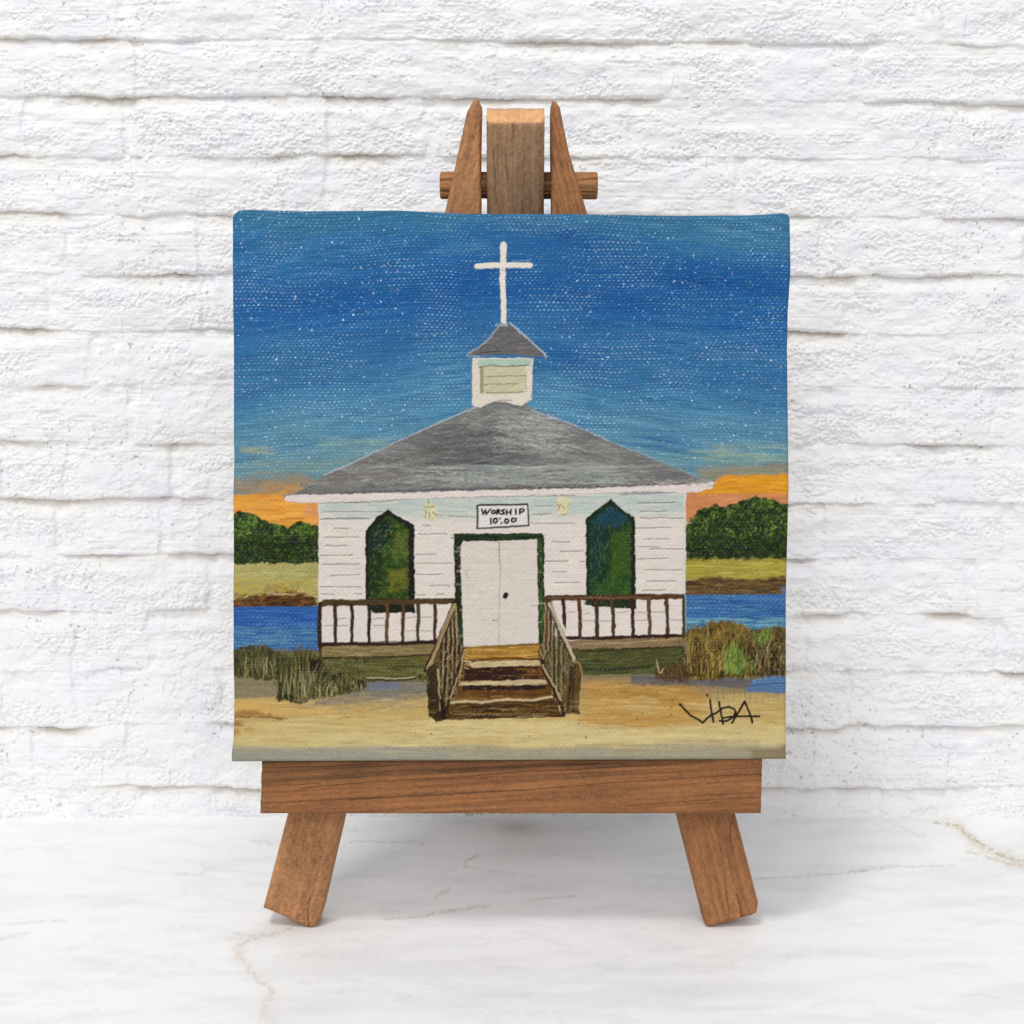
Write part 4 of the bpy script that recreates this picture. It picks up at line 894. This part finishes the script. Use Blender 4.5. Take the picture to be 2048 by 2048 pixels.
rear = slab('rear_leg', M_WOOD, P, BPr, nr, RT, .0012, pc, relief(cr, 14, along=(0, 1), across=(1, 0)), root, .00010, 31)
# sawn end grain is paler than the faces: give the end cap its own pigment
me = rear.data
co = np.empty(len(me.vertices) * 3, np.float32); me.vertices.foreach_get('co', co); co = co.reshape(-1, 3)
sl_ = (co - peg_c) @ d
cc = np.empty(len(me.vertices) * 4, np.float32); me.attributes['pigment'].data.foreach_get('color', cc); cc = cc.reshape(-1, 4)
m = smooth(top_s + .00075, top_s + .00035, sl_ + 0 * sl_)
endc = lin((226, 172, 118))[None] * (1 + .18 * fbm(co[:, 0] / .0006, (co @ nr) / .0005, 404, 3))[:, None]
cc[:, :3] = cc[:, :3] * (1 - m[:, None]) + endc * m[:, None]
me.attributes['pigment'].data.foreach_set('color', cc.ravel())

# peg: whittled dowel through legs and rear leg
def dowel(x0, x1, n0, cy, rpx, seed):
    A = easel([x0], [cy - .5], n0)[0]; B_ = easel([x1], [cy + .5], n0)[0]
    ax = B_ - A; Ln = np.linalg.norm(ax); ax /= Ln
    e1 = np.cross(ax, [0, 0, 1.]); e1 /= np.linalg.norm(e1); e2 = np.cross(ax, e1)
    r = rpx / F * np.linalg.norm(A - CAM)
    nA, nL = 96, 160
    th = np.linspace(0, 2 * np.pi, nA, endpoint=False)
    s = np.concatenate([[0, 0, .004, .012], np.linspace(.03, .97, nL), [.988, .996, 1, 1]])
    sc = np.concatenate([[0.001, .86, .95, 1], np.ones(nL), [1, .95, .86, .001]])
    TH, SS = np.meshgrid(th, s)
    # shallow flutes and flats left by the knife
    rr = r * (1 - .09 * np.abs(np.sin(TH * 4 + .6 * fbm(SS * 6, SS * 0, seed, 2))) ** 3 + .035 * np.cos(TH * 3) + .03 * fbm(TH * 3, SS * 8, seed, 3))
    groove = np.zeros_like(TH)
    for a0 in (.6, 1.5, 2.3, 3.2, 4.0, 5.1, 5.8):
        groove = np.maximum(groove, np.exp(-((np.angle(np.exp(1j * (TH - a0 - .12 * fbm(SS * 5, SS * 0 + a0, 5, 2))))) / .055) ** 2))
    rr = (rr - groove * r * .16) * np.repeat(sc, nA).reshape(SS.shape)
    P = A[None, None] + SS[..., None] * Ln * ax + rr[..., None] * (np.cos(TH)[..., None] * e1 + np.sin(TH)[..., None] * e2)
    n_s = len(s); V = P.reshape(-1, 3)
    i = np.arange(n_s - 1)[:, None] * nA + np.arange(nA)[None]; j = np.arange(n_s - 1)[:, None] * nA + (np.arange(nA) + 1)[None] % nA
    Fq = np.stack([i.ravel(), j.ravel(), (j + nA).ravel(), (i + nA).ravel()], 1)
    caps = [np.arange(nA)[None, ::-1], (np.arange(nA) + (n_s - 1) * nA)[None]]
    px = np.stack([x0 + SS.ravel() * (x1 - x0), TH.ravel() * 26, TH.ravel() * 0], 1)
    col = lin((168, 118, 74))[None] * (1 + .2 * fbm(px[:, 0] / 90, px[:, 1] / 4, 500, 3) + .1 * fbm(px[:, 0] / 4, px[:, 1] / 4, 501, 2))[:, None] * (1 - .5 * groove.ravel())[:, None]
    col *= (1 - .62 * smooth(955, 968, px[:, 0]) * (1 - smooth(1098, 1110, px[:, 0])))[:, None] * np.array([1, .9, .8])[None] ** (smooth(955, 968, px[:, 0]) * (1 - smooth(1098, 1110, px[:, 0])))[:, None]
    me = mesh_from('peg', V, [Fq, caps[0], caps[1]], col, px)
    return link('peg', me, M_WOOD, root)
dowel(880, 1195, -.0034, 371, 26.5, 3)

# ------------------------------------------------------------------ white painted brick wall
def spaced(a, b, fine, margin, coarse):
    return np.concatenate([np.arange(a - margin, a, coarse), np.arange(a, b, fine), np.arange(b, b + margin, coarse)])

LINES = np.array([-375, -260, -145, -30, 84, 197, 314, 428, 548, 662, 773, 888, 1001, 1113, 1226, 1340, 1452, 1573, 1688, 1800.])
JOINTS = {84: [275, 660, 1000, 1478, 1866], 197: [298, 640, 1318, 1700], 314: [82, 268, 670, 866, 1262, 1860], 428: [283, 668, 1080, 1467, 1845], 548: [150, 412, 800, 1230, 1640],
          662: [110, 420, 900, 1300, 1692], 773: [195, 620, 1100, 1560, 1778], 888: [270, 700, 1200, 1640, 1990], 1001: [143, 355, 760, 1250, 1880], 1113: [120, 330, 800, 1300, 1640, 2010],
          1226: [125, 420, 900, 1400, 1700, 1945], 1340: [150, 300, 760, 1200, 1610, 2003], 1452: [150, 440, 900, 1350, 1695, 1905], 1573: [60, 250, 700, 1200, 1560, 1914], 1688: [110, 420, 900, 1400, 1768]}
XT = np.arange(-1700.0, 3900.0)
def joints(i):
    js = JOINTS.get(int(LINES[i]), None)
    if js is None: return list(np.arange(-1500, 3600, 400) + (i % 2) * 200 + 37 * (i % 5))
    return sorted([js[0] - q for q in (400, 800, 1200, 1600)] + js + [js[-1] + q for q in (400, 800, 1200, 1600)])
def line_tables():
    off, opn = [], []
    for i in range(len(LINES)):
        js = np.array(joints(i)); cell = np.searchsorted(js, XT + 8 * fbm(XT / 30, XT * 0, 7, 2)).astype(float)
        o = (_hash(cell, cell * 0 + i, 801) - .5) * 8; q = _hash(cell, cell * 0 + i, 802)
        kern = np.ones(19) / 19; kern2 = np.ones(61) / 61
        off.append(np.convolve(o, kern, 'same'))
        opn.append(np.convolve(q, kern2, 'same'))
    return np.array(off), np.array(opn)
OFF, OPN = line_tables()
def wall_relief(X, Y):
    """relief in picture units (1 = 0.1 mm or so), and a dirt mask"""
    Xw = X + fbm(X / 70, Y / 60, 601, 3) * 9 + fbm(X / 14, Y / 14, 602, 2) * 2.2
    Yw = Y + fbm(X / 130, Y / 300, 603, 3) * 4 + fbm(X / 22, Y / 26, 604, 3) * 1.8 + fbm(X / 60, Y / 200, 605, 2) * 1.6 - (X - 1024) * .0035
    xi = np.clip((X + 1700).astype(int), 0, len(XT) - 1)
    k = np.searchsorted(LINES, Yw)
    k = np.clip(k, 1, len(LINES) - 1)
    # edges wander brick by brick
    for _ in range(2):
        up = (Yw > LINES[k] + OFF[k, xi]); dn_ = (Yw <= LINES[k - 1] + OFF[k - 1, xi])
        k = np.clip(k + up.astype(int) - dn_.astype(int), 1, len(LINES) - 1)
    below = LINES[k] + OFF[k, xi]; above = LINES[k - 1] + OFF[k - 1, xi]
    db = below - Yw; dt = Yw - above
    # how open the joint is: some are packed full of paint, some gape
    open_b = np.clip(-.28 + 1.35 * OPN[k, xi] + .75 * fbm(X / 120, LINES[k] / 37., 610, 3), .0, 1)
    open_t = np.clip(-.28 + 1.35 * OPN[k - 1, xi] + .75 * fbm(X / 120, LINES[k - 1] / 37., 610, 3), .0, 1)
    mort = 1 - smooth(12, 36, dt + fbm(X / 30, Y / 30, 612, 2) * 6)
    lip = smooth(0, 7, db)                                 # rounded lower arris
    h = 9.0 - 9.0 * mort * (.16 + .84 * open_t)
    h = h - (1 - lip) * 3.5 * open_b
    undercut = np.exp(-(dt / 7.0) ** 2) * open_t
    h = h - undercut * 3.0 - np.exp(-((dt - 2) / 4.0) ** 2) * open_t * 3.5
    # perpends
    perp = np.zeros(X.shape)
    for i, ln in enumerate(LINES):
        js = joints(i)
        rows = (k == i)
        if not rows.any(): continue
        xr = Xw[rows]; best = np.zeros(xr.shape)
        for j, jx in enumerate(js):
            st = .6 + .4 * float(_hash(np.array([jx]), np.array([i]), 5)[0])
            best = np.maximum(best, st * (1 - smooth(5, 15, np.abs(xr - jx))))
        perp[rows] = best
    h = h - perp * 6.0 * (.45 + .55 * np.clip(.5 + fbm(X / 40, Y / 40, 615, 2), 0, 1))
    # every brick sits and tilts a little differently
    cell = np.floor(Xw / 380 + k * .5)
    off = _hash(cell, k.astype(float), 621) - .5; tilt = _hash(cell, k.astype(float), 622) - .5
    soft = smooth(0, 30, db) * smooth(0, 40, dt)
    h = h + off * 4 * soft * (1 - mort) + tilt * (dt - 57) / 57 * 2.4 * soft
    h = h + fbm(X / 140, Y / 60, 630, 3) * 3.2 + fbm(X / 36, Y / 22, 631, 3) * 2.3
    # layers of brushed paint: long level drag marks
    brush = fbm(X / 90, Y / 3.4, 640, 3); bm = np.clip(.55 + fbm(X / 130, Y / 50, 641, 2), .12, 1)
    h = h + brush * .85 * bm
    # pitted, gritty faces
    pm = smooth(-.05, .4, fbm(X / 110, Y / 46, 650, 3)) * (1 - .75 * mort)
    grit = fbm(X / 5.6, Y / 4.2, 651, 3); g2 = fbm(X / 3.6, Y / 3.0, 652, 2)
    h = h + pm * (grit * 2.1 + g2 * 1.2) + (1 - pm) * (grit * .5 + g2 * .3)
    # ragged crusts of old paint, sharp lower lip
    cr_ = fbm((X + Y * .5) / 46, Y / 17, 660, 4); crust = smooth(.34, .44, cr_) * smooth(-.1, .3, fbm(X / 160, Y / 80, 661, 2))
    h = h + crust * 1.5
    rid = np.clip(1 - np.abs(fbm((X * .8 + Y) / 120, (Y - X * .25) / 60, 668, 3)) * 7, 0, 1) ** 1.5 * smooth(.05, .5, fbm(X / 170, Y / 120, 669, 2))
    h = h + rid * 1.1
    h = h + smooth(0, .9, fbm(X / 210, Y / 90, 667, 2)) * 3.0
    bl = smooth(.62, .78, fbm(X / 11, Y / 8, 662, 2)) * smooth(.0, .4, fbm(X / 90, Y / 60, 663, 2))
    h = h + bl * 1.8
    pit = smooth(.95, 1.05, fbm(X / 6.5, Y / 5.5, 664, 2)) * smooth(.1, .5, fbm(X / 140, Y / 90, 665, 2))
    h = h - pit * 1.6
    dirt = np.clip(np.exp(-(dt / 13.0) ** 2) * open_t * 1.15 + (1 - lip) * .6 * open_b, 0, 1) * np.clip(.55 + .8 * fbm(X / 120, below / 41., 670, 2), 0, 1)
    return h, dirt, pit, pm

xg = spaced(-24, 2072, 1.75, 1500, 12.0); yg = np.concatenate([np.arange(-900, -20, 10.0), np.arange(-20, 1642, 1.75), [1650, 1665]])
XG, YG = np.meshgrid(xg, yg)
x_, y_ = XG.ravel(), YG.ravel()
WN = np.array([0, -1., 0])
P = on_plane(x_, y_, np.array([0, YW, 0]), WN)
# make the sheet square-on in the world: real columns and rows, not camera fans
midx = on_plane(xg, np.full(len(xg), 1024.), np.array([0, YW, 0]), WN)[:, 0]
midz = on_plane(np.full(len(yg), 1024.), yg, np.array([0, YW, 0]), WN)[:, 2]
PX, PZ = np.meshgrid(midx, midz)
P = np.stack([PX.ravel(), np.full(PX.size, YW), PZ.ravel()], 1)
unit = (midx[-1500 // 12 * -1 + 5] - midx[-1500 // 12 * -1 + 4])
h, dirt, pit, pm = wall_relief(x_, y_)
unit = 0.000122
P[:, 1] = YW + .0010 - h * unit
base = lin((240, 240, 240))
tint = fbm(x_ / 60, y_ / 30, 681, 3)
lav = smooth(.35, .7, fbm(x_ / 80, y_ / 50, 682, 2))[:, None] * np.array([-.035, -.035, .012])[None]
col = base[None] * (1 + .012 * tint)[:, None] * (1 + lav)
dm = np.clip(dirt * 1.0, 0, .85)[:, None]
col = col * (1 - dm) + col * (lin((212, 203, 192)) / lin((243, 243, 243)))[None] * dm
col = col * (1 - .4 * pit[:, None])
nuw, nvw = len(xg), len(yg)
fw = grid_faces(nuw, nvw)[:, ::-1]
# a body behind the face
n0 = nuw * nvw
z0, z1 = midz[-1], midz[0]; xa, xb = midx[0], midx[-1]
idx = np.arange(n0).reshape(nvw, nuw)
rim = np.concatenate([idx[0, :], idx[1:, -1], idx[-1, -2::-1], idx[-2:0:-1, 0]])
back = P[rim].copy(); back[:, 1] = YW + .02
Vw = np.concatenate([P, back]); cur = np.arange(n0, n0 + len(rim)); nx = np.roll(np.arange(len(rim)), -1)
side = np.stack([rim, rim[nx], cur[nx], cur], 1)
me = mesh_from('brick_wall', Vw, [fw, side, cur[None]], np.concatenate([col, col[rim]]), np.concatenate([np.stack([x_, y_, x_ * 0], 1), np.stack([x_[rim], y_[rim], y_[rim] * 0], 1)]))
wall_o = link('brick_wall', me, M_WALL)
tag(wall_o, 'rough white painted brick wall behind the easel', 'wall')

# ------------------------------------------------------------------ marble top
yt = np.concatenate([np.arange(1634.0, 2068, 2.0), np.arange(2070, 3300, 30.0)])
gy_ = on_plane(np.full(len(yt), 1024.), yt, ZERO, FLOOR_N)[:, 1]
gy_ = np.concatenate([[YW + .015, YW + .006], gy_])
gx_ = np.concatenate([np.arange(-.30, -.12, .004), np.arange(-.12, .12, .00022), np.arange(.12, .30, .004)])
PX, PY = np.meshgrid(gx_, gy_)
P = np.stack([PX.ravel(), PY.ravel(), PX.ravel() * 0], 1)
px, py = to_px(P)
M = Sheet(-60, 1600, 2110, 2110, lin((248, 249, 250)))
MX, MY = M.X, M.Y
cl = fbm(MX / 260 + MY / 90, MY / 34, 701, 4); cl2 = fbm(MX / 90 - MY / 60, MY / 14, 702, 4)
M.a *= (1 - .065 * smooth(-.1, .9, cl) - .05 * smooth(0, .8, cl2))[..., None]
vein = 1 - np.abs(fbm(MX / 190 + MY / 130, MY / 46, 703, 4)) * 9
M.a *= (1 - .05 * np.clip(vein, 0, 1) * smooth(.1, .6, fbm(MX / 150, MY / 60, 704, 2)))[..., None]
def vn(pts, w, col, alpha, soft=3, jag=2.5, n=3, spread=2.0):
    for i in range(n):
        q = [(a + rng.normal(0, spread), b + rng.normal(0, spread * .5)) for a, b in pts]
        M.stroke(q, w * rng.uniform(.5, 1.1), col, alpha * rng.uniform(.3, .8), soft * 1.5, jag * .8, dry=.42)
gold = (206, 190, 158); greyv = (186, 184, 182); pink = (222, 208, 196)
vn([(1895, 1644), (1925, 1656), (1942, 1680), (1975, 1700), (2020, 1716), (2060, 1736)], 11, gold, .42, 5, 3, 6, 4)
vn([(1895, 1644), (1925, 1656), (1942, 1680), (1975, 1700), (2020, 1716), (2060, 1736)], 26, (222, 214, 196), .5, 12, 6, 3, 5)
vn([(590, 1853), (540, 1868), (484, 1886), (476, 1910), (520, 1960), (540, 2000), (530, 2080)], 24, (232, 226, 222), .5, 14, 6, 3, 6)
vn([(1870, 1645), (1912, 1650), (1932, 1668), (1962, 1686)], 5, (190, 176, 146), .5, 3, 3, 4, 3)
vn([(1930, 1700), (1965, 1712), (2010, 1724), (2060, 1738)], 5, (200, 186, 156), .5, 4, 3, 4, 3)
vn([(1955, 1682), (1980, 1698), (2010, 1714), (2060, 1728)], 2, (150, 142, 128), .6, 2, 2, 3, 2)
vn([(1510, 1757), (1560, 1755), (1620, 1750), (1680, 1747), (1730, 1740), (1770, 1735)], 3, (212, 200, 182), .6, 2, 2, 4, 2)
vn([(1700, 1744), (1780, 1733), (1850, 1733), (1910, 1730)], 2.4, greyv, .55, 2, 2, 3, 2)
vn([(590, 1853), (560, 1866), (530, 1872), (500, 1876), (478, 1892), (476, 1910), (500, 1940), (530, 1970), (545, 1984)], 6, pink, .55, 5, 4, 5, 3)
vn([(545, 1984), (530, 2010), (525, 2040), (520, 2080)], 9, pink, .4, 7, 4, 4, 4)
vn([(470, 1866), (500, 1872), (540, 1868)], 3, (196, 190, 186), .5, 3, 3, 3, 2)
vn([(0, 1848), (40, 1846), (90, 1843), (130, 1842)], 3, (206, 194, 184), .6, 2.5, 2, 3, 2)
vn([(-20, 1884), (20, 1874), (60, 1866)], 3, (216, 206, 198), .5, 3, 3, 3, 2)
vn([(400, 1728), (420, 1740), (408, 1748), (350, 1748)], 3, (214, 200, 190), .5, 3, 3, 3, 2)
vn([(500, 1682), (530, 1684), (560, 1690)], 4, (216, 206, 198), .45, 3, 3, 3, 2)
vn([(955, 1712), (935, 1722), (928, 1734)], 3, (190, 176, 166), .55, 2, 2, 3, 2)
vn([(928, 1734), (980, 1742), (1030, 1748), (1070, 1752)], 2, greyv, .5, 2, 2, 2, 1.5)
vn([(700, 1684), (760, 1684), (830, 1685), (850, 1690)], 2.4, greyv, .6, 2, 2, 3, 1.5)
vn([(900, 1778), (880, 1790), (866, 1797)], 4, (208, 192, 180), .5, 3, 3, 3, 2)
vn([(770, 1838), (830, 1834), (880, 1826), (930, 1816), (975, 1810)], 3.2, (210, 200, 192), .6, 2.5, 2.5, 4, 2)
vn([(1060, 1800), (1110, 1795), (1150, 1792)], 2.4, (188, 186, 184), .6, 2, 2, 3, 1.5)
vn([(1215, 1771), (1250, 1774), (1275, 1774)], 2.2, (190, 188, 186), .5, 2, 2, 2, 1.5)
vn([(330, 1856), (370, 1854), (400, 1858)], 3, (206, 206, 206), .5, 3, 3, 2, 2)
vn([(780, 2002), (820, 2004), (845, 1996)], 2.4, (206, 206, 206), .6, 2, 2, 2, 1)
vn([(1020, 1842), (1060, 1850), (1110, 1856)], 3, (214, 214, 214), .5, 4, 3, 2, 2)
vn([(1920, 1992), (1960, 1990), (2000, 1996)], 3, (214, 212, 210), .5, 4, 3, 2, 2)
vn([(10, 1704), (30, 1700), (60, 1690)], 3, (214, 214, 214), .5, 4, 3, 2, 2)
vn([(1770, 1640), (1830, 1668), (1850, 1672)], 4, (212, 212, 212), .5, 5, 3, 3, 3)
vn([(1530, 1850), (1590, 1860), (1600, 1866)], 3, (220, 220, 220), .5, 5, 3, 2, 3)
for _ in range(110):
    x = rng.uniform(-40, 2060); y = 1640 + 400 * rng.uniform(0, 1) ** .9; L_ = rng.uniform(40, 150)
    M.stroke([(x, y), (x + L_ * .5, y - rng.normal(3, 5)), (x + L_, y - rng.normal(5, 8))], rng.uniform(2, 9), (222, 223, 225), .34, 9, 4, dry=.35)
col = M.sample(px, py)
out_ = (px < -55) | (px > 2105) | (py > 2105)
col[out_] = lin((244, 244, 244))
nu_, nv_ = len(gx_), len(gy_)
ff = grid_faces(nu_, nv_)[:, ::-1]
idx = np.arange(nu_ * nv_).reshape(nv_, nu_)
rim = np.concatenate([idx[0, :], idx[1:, -1], idx[-1, -2::-1], idx[-2:0:-1, 0]])
bk = P[rim].copy(); bk[:, 2] = -.02
V_ = np.concatenate([P, bk]); cur = np.arange(len(P), len(P) + len(rim)); nx = np.roll(np.arange(len(rim)), -1)
me = mesh_from('tabletop', V_, [ff, np.stack([rim, rim[nx], cur[nx], cur], 1), cur[None]], np.concatenate([col, col[rim]]),
               np.concatenate([np.stack([px, py, px * 0], 1), np.stack([px[rim], py[rim], py[rim] * 0], 1)]))
top_o = link('tabletop', me, M_MARBLE)
tag(top_o, 'white marble surface with faint gold and grey veins under the easel', 'tabletop', kind='structure')

# lift everything that must rest on the marble: find the lowest point of the legs
def lowest(o):
    c = np.empty(len(o.data.vertices) * 3, np.float32); o.data.vertices.foreach_get('co', c); return c.reshape(-1, 3)[:, 2].min()
print('LOW', [round(float(lowest(o)) * 1000, 3) for o in (legL, legR, rear)], 'YW', YW, 'cam', CAM)

# ------------------------------------------------------------------ light
def area(name, loc, target, size, power, col=(1, 1, 1), size_y=None):
    l = bpy.data.lights.new(name, 'AREA'); l.size = size; l.energy = power; l.color = col
    if size_y: l.shape = 'RECTANGLE'; l.size_y = size_y
    o = bpy.data.objects.new(name, l); scene.collection.objects.link(o)
    o.location = loc
    o.rotation_euler = (Vector(target) - Vector(loc)).to_track_quat('-Z', 'Y').to_euler()
    return o
area('key_lamp', (-.28, -.62, 1.15), (0, .03, .06), .24, 5.9, (1, .985, .965))
area('soft_fill', (-.05, -1.2, .58), (0, .03, .06), .8, 5.0, (1, .99, .98))  # added unseen front fill, brightens the marble and the space under the ledge
area('glint_light', (-.16, -.95, .50), (0, .03, .08), .035, .55, (1, 1, 1))  # added unseen light, only there to raise glints on the canvas
w = bpy.data.worlds.new('World'); scene.world = w; w.use_nodes = True
w.node_tree.nodes['Background'].inputs[0].default_value = (.985, .99, 1, 1)
w.node_tree.nodes['Background'].inputs[1].default_value = .53

# ------------------------------------------------------------------ camera
cd = bpy.data.cameras.new('Camera'); cam = bpy.data.objects.new('Camera', cd); scene.collection.objects.link(cam)
cam.location = CAM; cam.rotation_euler = (math.pi / 2 - BETA, 0, 0)
cd.sensor_width = 36; cd.lens = F / 2048 * 36; cd.clip_start = .005; cd.clip_end = 20
scene.camera = cam
scene.view_settings.view_transform = 'Standard'; scene.view_settings.look = 'None'
scene.view_settings.exposure = 0; scene.view_settings.gamma = 1
try: scene.view_settings.use_curve_mapping = False
except Exception: pass
scene.cycles.max_bounces = 6
